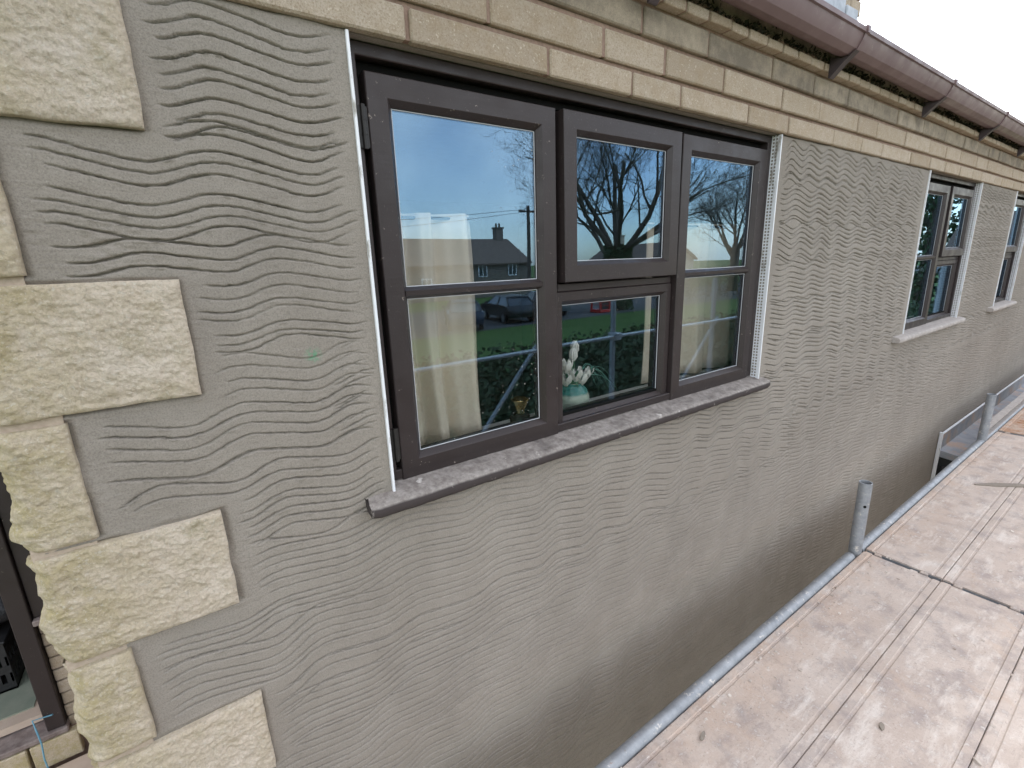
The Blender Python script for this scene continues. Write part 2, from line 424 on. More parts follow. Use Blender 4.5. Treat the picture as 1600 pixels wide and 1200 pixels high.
simple('white_petal', (.72, .72, .68), (.82, .82, .79), rough=.6); simple('green_leaf', (.05, .14, .08), (.09, .2, .11)); simple('teal_grass', (.10, .26, .22), (.16, .36, .30))
simple('brass', (.55, .38, .14), (.65, .47, .2), rough=.25, metal=.9); simple('dark_wood', (.03, .02, .015), (.055, .04, .03))
simple('black_plastic', (.015, .015, .016), (.03, .03, .032), rough=.5); simple('black_bag', (.01, .01, .012), (.03, .03, .033), rough=.35, bump=.01, bs=20)
simple('green_felt', (.20, .235, .185), (.28, .3, .24), 8); simple('weathered_wood', (.17, .13, .12), (.33, .28, .26), 25, .9, .2, 0, .003)
simple('pink_flags', (.50, .39, .31), (.6, .49, .40), 5, .9, .2, 0, .003); simple('blue_string', (.12, .3, .42), (.2, .4, .5))
simple('roof_tile', (.10, .075, .06), (.16, .12, .1), 9, .9, .2, 0, .004); simple('far_stone', (.33, .27, .19), (.45, .38, .28), 3)
simple('far_render', (.5, .48, .44), (.6, .58, .53), 3); simple('far_white', (.75, .75, .75), (.82, .82, .82)); simple('dark_far_stone', (.12, .10, .085), (.18, .15, .12), 3)
simple('far_glass', (.03, .04, .05), (.06, .07, .08), rough=.05, spec=.8)
simple('moss', (.03, .03, .018), (.06, .055, .035), 30, .95)
simple('bark', (.085, .07, .055), (.15, .125, .1), 9, .95, .2, 0, .01); simple('ivy', (.025, .055, .02), (.06, .10, .035), 12, .5)
simple('hedge', (.025, .045, .018), (.06, .085, .035), 4, .8); simple('asphalt', (.045, .045, .047), (.065, .065, .066), 6, .9)
k = Mat('grass_ground', .95, .1); k.color(k.mix(k.rng(k.noise(.6, 6, .7), .3, .7), (.04, .085, .022), (.075, .125, .035)))
simple('car_blue', (.012, .02, .045), (.014, .024, .05), 3, .2, .6); simple('car_black', (.01, .01, .012), (.012, .012, .014), 3, .2, .6)
simple('car_grey', (.10, .11, .12), (.11, .12, .13), 3, .25, .6, .3); simple('tyre', (.012, .012, .012), (.02, .02, .02), 20, .9)
simple('alloy', (.4, .41, .42), (.5, .5, .5), 20, .3, .5, .8); simple('lamp_glass', (.6, .6, .6), (.7, .7, .7), 9, .1); simple('plate_white', (.7, .7, .7), (.75, .75, .75))
simple('box_red', (.42, .02, .018), (.5, .03, .025), 9, .35); simple('pole_wood', (.09, .07, .055), (.13, .1, .08), 9)

# ------------------------------------------------------------------ the ground
g = MB(); g.add([(-300, -300, GR), (300, -300, GR), (300, 300, GR), (-300, 300, GR)], [(0, 1, 2, 3)])
tag(g.build('ground', 'grass_ground', fix=False), kind='structure')
g = MB(); g.add([(-120, -31, GR+.006), (200, -31, GR+.006), (200, -19.2, GR+.006), (-120, -19.2, GR+.006)], [(0, 1, 2, 3)])
tag(g.build('road', 'asphalt', fix=False), kind='structure')
g = MB(); g.add([(-1, -4.1, GR+.006), (14, -4.1, GR+.006), (14, 0, GR+.006), (-1, 0, GR+.006)], [(0, 1, 2, 3)])
tag(g.build('path', 'pink_flags', fix=False), kind='structure')

# ------------------------------------------------------------------ the house
house = empty('house', (6, 3, GR), 'stone house with a freshly rendered wall, brown windows and stone quoins', 'house')
TOP, SILLZ = .471, -.558
XL, XQ, XS, XE = -.290, .014, -.185, 12.0                 # corner, long quoin end, short quoin end, far end
OPEN = [(.383, 2.148), (4.002, 5.213), (6.391, 7.078)]      # window openings
PITCHQ = .2365
qz = [(TOP+.012-.0, .242)]                                  # long stone tops/bottoms, upwards from the corner
quoins = []                                                  # (ztop, zbottom, long?)
z = .242
quoins.append((.478, .242, True))
for i in range(12):
    top = z-.016; bot = top-.2205; quoins.append((top, bot, i % 2 == 1)); z = bot
def in_quoin_row(zv):
    for t, b, lg in quoins:
        if b-.008 <= zv <= t+.008: return lg
    return True

# --- heightfield of the combed base coat
STROKES = []
def scratch(x0, x1, zf, dep, seed): STROKES.append((x0, x1, zf, dep, seed))
def comb(x0, x1, z0, n_, sp, per, amp, dep, slope=0, seed=0, left=None):
    ph = R.uniform(0, 6.28); zlast = None
    for i in range(n_):
        zb = z0-i*sp*R.uniform(.93, 1.07); s = seed*31.7+i*1.37+R.random()*9
        a0, p0 = amp*R.uniform(.9, 1.1), ph+R.uniform(-.12, .12)
        def zf(x, zb=zb, a0=a0, p0=p0, s=seed):
            warp = (fbm(x*1.7, x*0+s*1.9, 12, 2)-.5)*4.2
            am = a0*(.55+.9*vn(x*1.9, x*0+s*.77, 13))
            y = np.sin(2*math.pi*x/per+p0+warp); 
            return zb+slope*(x-x0)+am*(y+.16*np.sin(2*(2*math.pi*x/per+p0+warp)))+(fbm(x*2.1, x*0+s*2.3, 14, 2)-.5)*.02
        xa = x0 if left is None else left(zb)
        scratch(xa+R.uniform(0, .03), x1-R.uniform(0, .04), zf, dep*R.uniform(.75, 1.15), s)
SEED = 1
def field(x0, x1, ztop, zbot, dep, left=None, per=(.2, .25), amp=.0105, slope=0, sp=.0225, xj=0, seg=None):
    global SEED
    z_ = ztop
    while z_ > zbot:
        n_ = min(R.choice((8, 8, 9, 10)), int((z_-zbot)/sp)+1)
        xa = x0
        while xa < x1-.1:
            xb = x1 if not seg else min(x1, xa+R.uniform(*seg))
            if x1-xb < .3: xb = x1
            SEED += 1
            zz_ = z_+(R.uniform(-.02, .02) if seg else 0)
            comb(xa, xb, zz_, n_, sp*R.uniform(.93, 1.05), R.uniform(*per), amp*R.uniform(.85, 1.2), dep*R.uniform(.85, 1.15), slope+R.uniform(-.012, .012), SEED, left if xa == x0 else None)
            xa = xb-R.uniform(.02, .12)
        z_ -= n_*sp-R.uniform(-.004, .03)
lf = lambda zb: (XQ+.022) if in_quoin_row(zb-.01) or in_quoin_row(zb+.01) else (XS+.028)
field(XQ, .372, .452, -.60, .0115, left=lf, per=(.22, .26), amp=.0108, sp=.0245)
field(XQ, 2.6, -.615, -2.3, .0105, left=lf, per=(.2, .27), amp=.0105, seg=(1.5, 2.2), slope=.0)
field(2.5, 11.8, -.62, -2.3, .009, per=(.17, .23), amp=.0095, seg=(1.2, 2.0))
field(2.19, 3.96, .44, -.62, .0115, per=(.185, .215), amp=.0105)
field(5.25, 6.36, .44, -.62, .0115, per=(.17, .2), amp=.01)
field(7.12, 11.8, .44, -.62, .011, per=(.17, .21), amp=.01, seg=(1.4, 2.2))
ROUGH = ((-.075, .05, .035, .05, .005), (-.03, .05, .02, .035, .004), (-.16, .07, .02, .02, .004), (2.22, -.56, .06, .03, .006), (2.26, -.48, .05, .04, .004),
         (.255, -.3, .05, .03, .0025), (1.35, -1.15, .05, .03, .004), (1.6, -.95, .04, .03, .004), (3.1, -1.0, .12, .04, .005), (2.6, -.95, .1, .03, .005), (.9, -1.5, .06, .03, .003))
def coat_grid(XG, DZ, wmul):
    ZG = np.arange(TOP-.001, -2.32, -DZ); nr, nc = len(ZG), len(XG)
    XX, ZZ = np.meshgrid(XG, ZG)
    H = (fbm(XX*2.2, ZZ*2.2, 1, 3)-.5)*.006
    H += (vn(XX*1.6, ZZ*170, 4)-.5)*.0007*np.clip((fbm(XX*3, ZZ*3, 9, 3)-.42)*7, 0, 1)
    H += (vn(XX*150, ZZ*190, 8)-.5)*.0007
    H += np.where(vn(XX*130, ZZ*170, 31) > .95, .0016, 0)
    fade = np.clip((fbm(XX*.9, ZZ*1.5, 21, 3)-.25)*4.6, .0, 1)
    soft = np.clip((XX-1.0)/.9, 0, 1)*np.clip((-.75-ZZ)/.5, 0, 1)
    fade = np.maximum(np.clip(fade+.6-.25*np.clip((-.55-ZZ)/.2, 0, 1), 0, 1)*(1-.5*soft), .08)
    GRV = np.zeros_like(H); LIP = np.zeros_like(H)
    K = int(.012/DZ)
    for x0, x1, zf, dep, seed in STROKES:
        cs = np.nonzero((XG >= x0) & (XG <= x1))[0]
        if len(cs) < 4: continue
        x = XG[cs]; zc = zf(x)+(vn(x*95, x*0+seed, 2)-.5)*.0020+(vn(x*190, x*0+seed, 2)-.5)*.0012
        e = np.clip((x-x0)/.03, 0, 1)*np.clip((x1-x)/.04, 0, 1)
        e = np.sqrt(e)*(.6+.6*vn(x*9, x*0+seed*3, 5))*(.62+.62*vn(x*110, x*0+seed, 6))
        wd = (.00115+.0009*vn(x*110, x*0+seed, 7)**1.5)*wmul
        r0 = np.round((ZG[0]-zc)/DZ).astype(int)
        for kx in range(-K, K+1):
            r = r0+kx; ok = (r >= 0) & (r < nr); rr = r[ok]; cc = cs[ok]
            d = ZG[rr]-zc[ok]; f_ = fade[rr, cc]*e[ok]
            GRV[rr, cc] = np.minimum(GRV[rr, cc], -1.1*dep*f_*np.exp(-(np.abs(d)/wd[ok])**2.6))
            LIP[rr, cc] = np.maximum(LIP[rr, cc], .0042*f_*np.exp(-((d+.0032)/.0014)**2)*np.clip(vn(x[ok]*170, d*0+seed, 3)*5-3.6, 0, 1))
    H += GRV+np.where(GRV < -.0012, 0, LIP)
    for cx, cz, rx, rz, am in ROUGH:
        mask = np.clip(1.3-np.sqrt(((XX-cx)/rx)**2+((ZZ-cz)/rz)**2), 0, 1)
        H += mask*am*(vn(XX*75, ZZ*160, 40)-.62)
    # raked-out line where the coat meets stones and bricks
    dist = np.full_like(H, 1.0)
    for t, b_, lg in quoins:
        xe = XQ if lg else XS
        dx = np.maximum(XX-xe, 0); dz = np.maximum(np.maximum(b_-ZZ, ZZ-t), 0); dist = np.minimum(dist, np.hypot(dx, dz))
    dist = np.minimum(dist, np.maximum(TOP-ZZ, 0)+.001)
    wob = .004+.005*fbm(XX*30, ZZ*30, 55, 3)
    H -= .009*np.clip(1-dist/wob, 0, 1)*np.clip(fbm(XX*14, ZZ*14, 57, 3)*2.4-.5, 0, 1)
    H += .0012*np.exp(-((dist-.012)/.004)**2)*vn(XX*60, ZZ*60, 58)
    V = np.stack([XX, -H, ZZ+ZC], -1).reshape(-1, 3)
    xc = (XX[:-1, :-1]+XX[:-1, 1:])/2; zc_ = (ZZ[:-1, :-1]+ZZ[1:, :-1])/2
    keep = np.ones_like(xc, bool)
    for a, b in OPEN: keep &= ~((xc > a) & (xc < b) & (zc_ > SILLZ-.012))
    return V, grid_mesh(V, nr, nc, keep)
XSPLIT = 2.45
xn = np.array(sorted(set(np.round(list(np.arange(XL+.03, XSPLIT, .0052))+[XSPLIT]+list(OPEN[0]), 5))))
xf = []; x = XSPLIT-.0005
while x < XE: xf.append(x); x += .0066*(x/2.3)**1.5
xf = np.array(sorted(set(np.round(xf+[e for o in OPEN[1:] for e in o]+[XE], 5))))
V1, Q1 = coat_grid(xn, .0018, 1.0); V2, Q2 = coat_grid(xf, .0034, 1.5)
coat = np_mesh('base_coat', np.concatenate([V1, V2]), np.concatenate([Q1, Q2+len(V1)]), 'render', house)
coat['label'] = 'grey base coat of render combed in wavy lines'
del V1, V2, Q1, Q2

# body of the wall behind the coat (with openings)
wb = MB()
xsb = [XL+.02]+[e for o in OPEN for e in o]+[XE]
for i in range(0, len(xsb), 2): wb.box(xsb[i], xsb[i+1], .012, .11, SILLZ-.012, .78)
for a, b in OPEN: wb.box(a, b, .012, .11, TOP+.001, .78)
wb.box(XL+.02, XE, .012, .11, GR, SILLZ-.0121)
wb.box(XL+.02, XL+.12, .111, 6.5, GR, .78); wb.box(XE-.1, XE, .111, 6.5, GR, .78); wb.box(XL+.02, XE, 6.5, 6.6, GR, .78)
wb.build('wall', 'render', house)
lowc = MB(); lowc.box(XL+.03, XE-.002, .0, .0119, GR, -2.315); lowc.build('lower_coat', 'render', house)

# quoins
def quoin(x0, x1, zt, zb, seed):
    res = .0026; ncx = max(8, int((x1-x0)/res)); ncz = int((zt-zb)/res)
    u = np.linspace(0, 1, ncx+1); v = np.linspace(0, 1, ncz+1); U, Vv = np.meshgrid(u, v)
    X = x0+(x1-x0)*U; Zq = zt+(zb-zt)*Vv
    dl = (X-x0); dr = (x1-X); dt = (zt-Zq); db = (Zq-zb)
    e = np.minimum(np.minimum(dt, db), dr); e2 = np.clip(e/.02, 0, 1)
    h = .008+.010*(fbm(X*6, Zq*8, seed, 3)-.3)*np.clip(e/.02, .25, 1)
    rid = np.abs(fbm(X*20+Zq*9, Zq*30-X*7, seed+40, 4)-.5)
    h += (.25-rid*2)*.0035*(.3+.7*e2)
    h += (fbm(X*48+Zq*14, Zq*66, seed+80, 4)-.5)*.0066*(.35+.65*e2)
    h += (vn(X*130, Zq*150, seed+90)-.5)*.0034+(vn(X*250, Zq*270, seed+91)-.5)*.0026
    h = h*(.55+.45*np.clip(e/.006, 0, 1))
    rd = np.clip(1-dl/.035, 0, 1); h -= .035*rd**2.2*(.6+.8*fbm(Zq*30, Zq*0, seed+7, 3))     # rounded, broken arris at the corner
    wob = (fbm(Zq*24, Zq*0+seed, seed+3, 4)-.5)
    Xo = X-wob*.03*np.clip(1-dl/.06, 0, 1)+(fbm(Zq*18, Zq*0+3, seed+5, 3)-.5)*.006*np.clip(1-dr/.03, 0, 1)
    Zo = Zq+(fbm(X*16, X*0+1, seed+9, 4)-.5)*.007*(np.clip(1-dt/.03, 0, 1)+np.clip(1-db/.03, 0, 1))
    P = np.stack([Xo, -(.006+h), Zo+ZC], -1)
    nr_, nc_ = P.shape[:2]
    # returns on all four sides
    idx = np.arange(nr_*nc_).reshape(nr_, nc_); Vs = [P.reshape(-1, 3)]; Q = [grid_mesh(None, nr_, nc_)]
    base = nr_*nc_
    for line, depth in ((idx[0, :], .03), (idx[-1, ::-1], .03), (idx[::-1, 0], .14), (idx[:, -1], .03)):
        p = Vs[0][line].copy(); p[:, 1] = depth; nn = len(line); Vs.append(p)
        b_ = base+np.arange(nn); Q.append(np.stack([line[:-1], line[1:], b_[1:], b_[:-1]], -1)); base += nn
    return np_mesh('quoin', np.concatenate(Vs), np.concatenate(Q), 'quoin_stone', house)
for i, (t, b, lg) in enumerate(quoins):
    jx = (0, .0, .004, 0, -.005, .003, .002, .003, -.002, .004, 0, 0, 0)[i]
    quoin(XL, (XQ if lg else XS)+jx, t, b, 3+i*5)
for i, (t, b, lg) in enumerate(quoins[:-1]):
    x1 = XS-.004
    mo = MB(); mo.box(XL+.012, x1, -.001, .03, b-.020, b+.004); mo.build('mortar_joint', 'mortar', house)

# corbelled band of buff bricks under the eaves
def course(name, y, z0, z1, cuts, lens, mat, bev=.004, x_end=XE):
    bm_ = MB(); bm_.box(XL, x_end, y+.007, .0118 if y > -.03 else .011, z0+.003, z1+.0105)
    band = bm_.build('brick_course', 'brick_mortar', house)
    xs = list(cuts)
    while xs[-1] < x_end-.2: xs.append(xs[-1]+R.choice(lens)+R.uniform(-.01, .01))
    meshes = {}
    for a, b in zip(xs[:-1], xs[1:]):
        q = MB(); jy = R.uniform(-.002, .002)
        q.box(a+.0055, b-.0055, y+jy, .009, z0, z1, bev, .0011); q.build('brick', mat, band)
    return band
c1 = [-.29, .1, .515, .909, 1.234, 1.468, 1.874, 2.177, 2.591, 2.908, 3.173, 3.599, 3.937]
c2 = [-.29, .02, .36, .723, 1.107, 1.374, 1.691, 2.094, 2.413, 2.816, 3.047]
c3 = [-.29, .08, .42, .83, 1.253, 1.58, 1.987, 2.322]
course('c1', -.014, TOP+.001, .536, c1, (.23, .3, .33, .4), 'buff_brick')
course('c2', -.021, .548, .622, c2, (.22, .3, .33, .4), 'buff_brick')
course('c3', -.029, .634, .706, c3, (.3, .33, .4), 'dark_brick')
course('c4', -.058, .716, .744, [-.29, -.175], (.115,), 'buff_brick', .003)
ms = MB(); ms.box(XL, XE, -.050, .009, .7450, .80); ms.build('eaves_board', 'dark_brick', house)
mm_ = MB()
for i in range(2600):
    x = R.uniform(.3, 8); p = Vector((x, -.052-abs(R.gauss(0, .008)), .746+abs(R.gauss(0, .014))*(1 if math.sin(x*7)+math.sin(x*17+1) > -.6 else .3))); s_ = R.uniform(.003, .010)
    n1 = Vector((R.gauss(0, 1), R.gauss(0, 1), R.gauss(0, 1))).normalized(); n2 = n1.orthogonal().normalized(); mm_.add([p+n1*s_, p+n2*s_, p-n1*s_, p-n2*s_], [(0, 1, 2, 3)])
tag(mm_.build('moss', 'moss', house, fix=False), kind='stuff')

# gutter, brackets, roof, chimney
gp = [(-.066, .85), (-.066, .79), (-.078, .768), (-.10, .757), (-.125, .757), (-.148, .772), (-.163, .80), (-.168, .818), (-.176, .82), (-.178, .834), (-.172, .838), (-.164, .834), (-.159, .805), (-.146, .777), (-.124, .762), (-.10, .762), (-.08, .773), (-.07, .793), (-.07, .85)]
gm = MB(); gm.extrude_x(gp, XL-.25, XE); gut = gm.build('gutter', 'brown_plastic', house, smooth=True, angle=28)
gb_ = MB(); gb_.extrude_x([(y-.002 if y < -.1 else y, z_-.002) for y, z_ in gp[1:8]]+[(-.05, .775)], XL-.26, XL-.25); gb_.build('gutter_end', 'brown_plastic', gut)
for i in range(-1, 10):
    x = 1.25+1.135*i
    if x < XL: continue
    bk = MB()
    outer = [(-.064, .785), (-.076, .764), (-.099, .752), (-.126, .752), (-.151, .768), (-.167, .798), (-.173, .816), (-.182, .818), (-.183, .84), (-.174, .844)]
    inner = [(-.166, .838), (-.1775, .836), (-.1765, .822), (-.169, .820), (-.1635, .801), (-.1485, .774), (-.125, .7585), (-.1, .7585), (-.079, .769), (-.067, .789)]
    bk.extrude_x(outer+inner, x-.010, x+.010)
    br = bk.build('bracket', 'brown_plastic', gut)
    ar = MB(); ar.extrude_x([(-.0590, .765), (-.0590, .692), (-.066, .692), (-.114, .738), (-.150, .766), (-.126, .7515), (-.1, .7515), (-.084, .758)], x-.02, x+.016); ar.build('arm', 'dark_bracket', br)
    if i >= 0:
        pass
rf = MB()
n_t = 17; y0, z0, y1, z1 = -.115, .846, 3.3, 2.85
prof = []
for i in range(n_t):
    t0, t1 = i/n_t, (i+1)/n_t
    prof += [(y0+(y1-y0)*t0, z0+(z1-z0)*t0+.014), (y0+(y1-y0)*t1, z0+(z1-z0)*t1)]
prof = prof+[(6.9, .85), (6.85, .80), (3.3, 2.78), (-.06, .80), (-.06, .83)]
rf.extrude_x(prof, XL-.2, XE+.2); roof = rf.build('roof', 'roof_tile', house)
ch = MB(); ch.box(3.56, 4.22, .62, 1.2, 1.2, 2.9, .01); chim = ch.build('chimney', 'brick_mortar', roof)
zz = 1.36; odd = 0
while zz < 2.85:
    xs = [3.55, 3.76, 4.02, 4.23] if odd else [3.55, 3.9, 4.08, 4.23]
    for a, b in zip(xs[:-1], xs[1:]):
        q = MB(); q.box(a+.004, b-.004, .6+R.uniform(-.006, .006), 1.21, zz+.005, zz+.1-.005, .006, .003)
        q.build('chimney_stone', 'buff_brick', roof)
    zz += .1; odd ^= 1
le = MB(); le.box(3.45, 3.925, .565, .592, 1.25, 1.78, .006, .004); le.build('lead_apron', 'lead', roof)
le = MB(); le.box(3.93, 4.09, .56, .59, 1.25, 1.56, .006, .004); le.build('lead_apron', 'lead', roof)

# ------------------------------------------------------------------ windows (parts of the house)
FY = .034                                    # face of the outer frame
def sash(win, x0, x1, zb, zt, bars, y=.03, name='sash', tilt=0, stile=.05, hinge=None):
    s_ = MB()
    pr = [(0, y+.045), (0, y+.002), (.002, y), (stile-.002, y), (stile, y+.002), (stile+.011, y+.016), (stile+.012, y+.045)]
    s_.ring(x0, x1, zb, zt, pr)
    for zb_ in bars:
        s_.extrude_x([(y+.045, zb_-.014), (y+.018, zb_-.014), (y+.004, zb_-.006), (y+.003, zb_+.006), (y+.018, zb_+.015), (y+.045, zb_+.015)], x0+stile+.004, x1-stile-.004)
    s_v = s_
    edges = [zb+stile+.012]+[e for b_ in sorted(bars) for e in (b_-.014, b_+.015)]+[zt-stile-.012]
    objs = [s_.build(name, 'brown_paint', win)]
    for a, b in zip(edges[::2], edges[1::2]):
        p = MB(); p.box(x0+stile+.010, x1-stile-.010, y+.022, y+.026, a-.001, b+.001); objs.append(p.build('pane', 'window_glass', win))
        sp = MB(); i0, i1 = x0+stile+.0125, x1-stile-.0125
        sp.ring(i0, i1, a+.0005, b-.0005, [(0, y+.0195), (.002, y+.0200), (.002, y+.0215), (0, y+.0215)]); objs.append(sp.build('glazing_seal', 'spacer_white', win))
    if tilt:
        piv = Vector(((x0+x1)/2, y+.03, zt+ZC)); T = Matrix.Translation(piv) @ Matrix.Rotation(tilt, 4, 'X') @ Matrix.Translation(-piv)
        for o in objs:
            me = o.data; wl = WLOC[o.name]; me.transform(Matrix.Translation(-wl) @ T @ Matrix.Translation(wl))
    return objs
def hinge(win, x, z_):
    h = MB(); h.tube((x, FY-.006, z_-.045), (x, FY-.006, z_+.045), .0055, n=8); h.box(x-.012, x+.010, FY-.004, FY+.003, z_-.042, z_+.042)
    for dz in (-.015, .015): h.tube((x, FY-.006, z_+dz-.001), (x, FY-.006, z_+dz+.001), .0066, n=8)
    h.build('hinge', 'hinge_iron', win)
def bead(win, x, side):
    """side +1: jamb on the right of the opening; white nose and perforated return wing"""
    b = MB(); b.box(x-.003, x+.0035, -.007, .004, SILLZ-.004, TOP-.002, .001)
    xa, xb = (x-.0026, x-.0016) if side > 0 else (x+.0016, x+.0026)
    cols = [.004, .0085, .0165, .021, .029, .033] if side > 0 else [.004, .0085, .0165, .02]
    for i in range(0, len(cols), 2): b.box(xa, xb, cols[i], cols[i+1], SILLZ-.002, TOP-.002)
    zz = SILLZ+.004
    while zz < TOP-.01:
        for i in range(1, len(cols)-1, 2): b.box(xa, xb, cols[i], cols[i+1], zz, zz+.0055)
        zz += .0135
    b.build('stop_bead', 'white_bead', win)
    r_ = MB(); xa, xb = (x, x+.004) if side > 0 else (x-.004, x)
    r_.box(xa, xb, .0035, .112, SILLZ-.011, TOP); r_.build('reveal', 'render', win)
def sill(win, x0, x1, mat):
    res = 60; s_ = MB()
    prof = [(.06, SILLZ+.008), (.0, SILLZ+.000), (-.032, SILLZ-.006), (-.043, SILLZ-.010), (-.048, SILLZ-.018), (-.048, SILLZ-.034), (-.043, SILLZ-.042), (-.030, SILLZ-.045), (.003, SILLZ-.043), (.06, SILLZ-.043)]
    n_ = len(prof); vs = []; nn = int((x1-x0)/.02)
    for i in range(nn+1):
        x = x0+(x1-x0)*i/nn; a = 1
        if i in (0, nn): a = .86
        for j, (y, z_) in enumerate(prof):
            jx = R.uniform(-.005, .005) if i in (0, nn) else 0
            vs.append((x+jx, y*a+R.uniform(-.0011, .0011), (SILLZ-.02)+(z_-SILLZ+.02)*a+R.uniform(-.0011, .0011)))
    fs = [(i*n_+j, i*n_+(j+1) % n_, (i+1)*n_+(j+1) % n_, (i+1)*n_+j) for i in range(nn) for j in range(n_)]
    fs += [tuple(range(n_))[::-1], tuple(range(nn*n_, nn*n_+n_))]
    s_.add(vs, fs); s_.build('sill', mat, win, smooth=True, angle=50)
def window(x0, x1, lights, sillmat, sx):
    """lights: list of (type, xa, xb)"""
    win = bpy.data.objects.new('window', None); col.objects.link(win); win.empty_display_size = .1
    wl = Vector(((x0+x1)/2, .05, SILLZ+ZC)); WLOC[win.name] = wl; win.parent = house; win.location = wl-WLOC[house.name]
    f_ = MB()
    f_.ring(x0+.0008, x1-.0008, SILLZ+.0085, TOP-.002, [(0, .10), (0, FY+.002), (.002, FY), (.024, FY), (.026, FY+.002), (.026, .088), (.05, .088), (.05, .10)])
    fx = [l[1] for l in lights[1:]]
    for (ta, a0, b0), (tb, a1, b1) in zip(lights[:-1], lights[1:]):
        f_.box(b0-.03, a1+.03, .088, .104, SILLZ+.03, TOP-.03)
    f_.build('frame', 'brown_paint', win)
    f_ = MB(); f_.ring(x0+.027, x1-.027, SILLZ+.0355, TOP-.029, [(0, .0878), (0, .066), (.004, .064), (.02, .064), (.02, .0878)]); f_.build('rebate_shade', 'black_gap', win)  # black ring that paints the shade deep in the rebate
    for ty, a, b in lights:
        if ty == 'casement':
            sash(win, a, b, -.553, .414, [-.067])
        elif ty == 'vent':
            sash(win, a, b, -.066, .414, [], y=.022, tilt=math.radians(-.5))
            tr_ = MB(); tr_.box(a-.004, b+.012, .05, .104, -.096, -.071, .003); tr_.build('transom', 'brown_paint', win)
            sash(win, a-.018, b+.014, -.553, -.0965, [], y=.048, name='fixed_light', stile=.03)
    return win
w1 = window(*OPEN[0], [('casement', .424, .967), ('vent', .991, 1.533), ('casement', 1.553, 2.113)], 'worn_sill', 0)
hinge(w1, .412, .30); hinge(w1, .412, -.45)
bead(w1, OPEN[0][0], -1); bead(w1, OPEN[0][1], 1); sill(w1, .312, 2.19, 'worn_sill')
w2 = window(*OPEN[1], [('casement', 4.045, 4.60), ('vent', 4.625, 5.165)], 'pale_sill', 0)
bead(w2, OPEN[1][0], -1); bead(w2, OPEN[1][1], 1); sill(w2, 3.83, 5.31, 'pale_sill')
w3 = window(*OPEN[2], [('vent', 6.435, 7.03)], 'pale_sill', 0)
bead(w3, OPEN[2][0], -1); bead(w3, OPEN[2][1], 1); sill(w3, 6.22, 7.15, 'pale_sill')

# rooms behind the windows
def room(x0, x1, y1=3.4):
    r_ = MB(); zt, zb = .60, -1.75
    r_.box(x0-.05, x0, .112, y1, zb, zt); r_.box(x1, x1+.05, .112, y1, zb, zt); r_.box(x0-.05, x1+.05, y1, y1+.05, zb, zt); r_.box(x0, x1, .112, y1, zt, zt+.05)
    r_.box(x0, x1, .1105, .118, zb, SILLZ-.03)
    r_.build('room_wall', 'room_wall', house)
    f_ = MB(); f_.box(x0, x1, .112, y1, zb-.05, zb); f_.build('room_floor', 'room_floor', house)
room(-.1, 3.3); room(3.5, 5.8); room(5.95, 8.2)
for a, b in OPEN:
    i_ = MB(); i_.box(a-.04, b+.04, .105, .285, SILLZ-.028, SILLZ-.004, .004); i_.build('window_board', 'inner_sill', house)

# ------------------------------------------------------------------ things on the window board
def curtain(x0, x1, y, folds, label, amp=.02, zb=-.55, zt=.52, lean=0):
    nx, nz = 90, 14; vs = []
    for s_ in (0, 1):
        for j in range(nz):
            t = j/(nz-1); z_ = zb+(zt-zb)*t
            for i in range(nx):
                u = i/(nx-1); ph = folds*2*math.pi*u+.6*math.sin(3.1*u*folds+1)
                x = x0+(x1-x0)*u+lean*(1-t)*u+.006*math.sin(5*t+u*4)
                a_ = amp*(1.15-.3*t)
                vs.append((x, y+a_*math.sin(ph)+.3*a_*math.sin(2.3*ph+1+t)+s_*.003, z_))
    n1 = nx*nz; fs = []
    for s_ in (0, 1):
        for j in range(nz-1):
            for i in range(nx-1):
                q = (s_*n1+j*nx+i, s_*n1+j*nx+i+1, s_*n1+(j+1)*nx+i+1, s_*n1+(j+1)*nx+i)
                fs.append(q if s_ == 0 else q[::-1])
    for j in range(nz-1):
        for i in (0, nx-1): fs.append((j*nx+i, (j+1)*nx+i, n1+(j+1)*nx+i, n1+j*nx+i))
    for i in range(nx-1):
        for j in (0, nz-1): fs.append((j*nx+i, j*nx+i+1, n1+j*nx+i+1, n1+j*nx+i))
    m_ = MB(); m_.add(vs, fs); o = m_.build('curtain', 'curtain', smooth=True)
    return tag(o, label, 'curtain', 'curtains in the house windows')
curtain(.42, .765, .185, 3.2, 'cream curtain behind the casement beside the quoin stones, brass bell at its foot', .024, zt=.14, lean=.02)
curtain(1.655, 2.42, .245, 3.6, 'wide cream curtain drawn behind the casement next to the flower vase', .022, zt=.14)
curtain(3.92, 4.2, .2, 2.5, 'cream curtain behind the tall casement of the two-light window', .02, zt=.5)

IS = SILLZ-.004
for x0, x1, y, w_ in ((-.02, .80, .187, 'beside the quoin stones'), (1.62, 2.6, .247, 'next to the flower vase')):
    q = MB(); q.tube((x0, y, .128), (x1, y, .128), .0045, n=8); q.tube((x0 if x0 < .5 else x1, y, .128), (x0 if x0 < .5 else x1, .114, .128), .0045, n=8)
    tag(q.build('curtain_rod', 'hinge_iron', smooth=True, angle=40), 'thin dark rod carrying the cream curtain '+w_, 'curtain rod')
va = empty('flower_vase', (1.165, .185, IS), 'squat teal and pale green glazed vase of white tulips in the window', 'vase')
v_ = MB(); v_.lathe((1.165, .185, IS), [(.030, .0), (.040, .003), (.044, .008), (.060, .03), (.067, .055), (.066, .075), (.056, .098), (.045, .110), (.043, .116), (.050, .124), (.048, .126), (.040, .117), (.038, .10), (.02, .09)], 28)
v_.build('pot', 'vase_glaze', va, smooth=True)
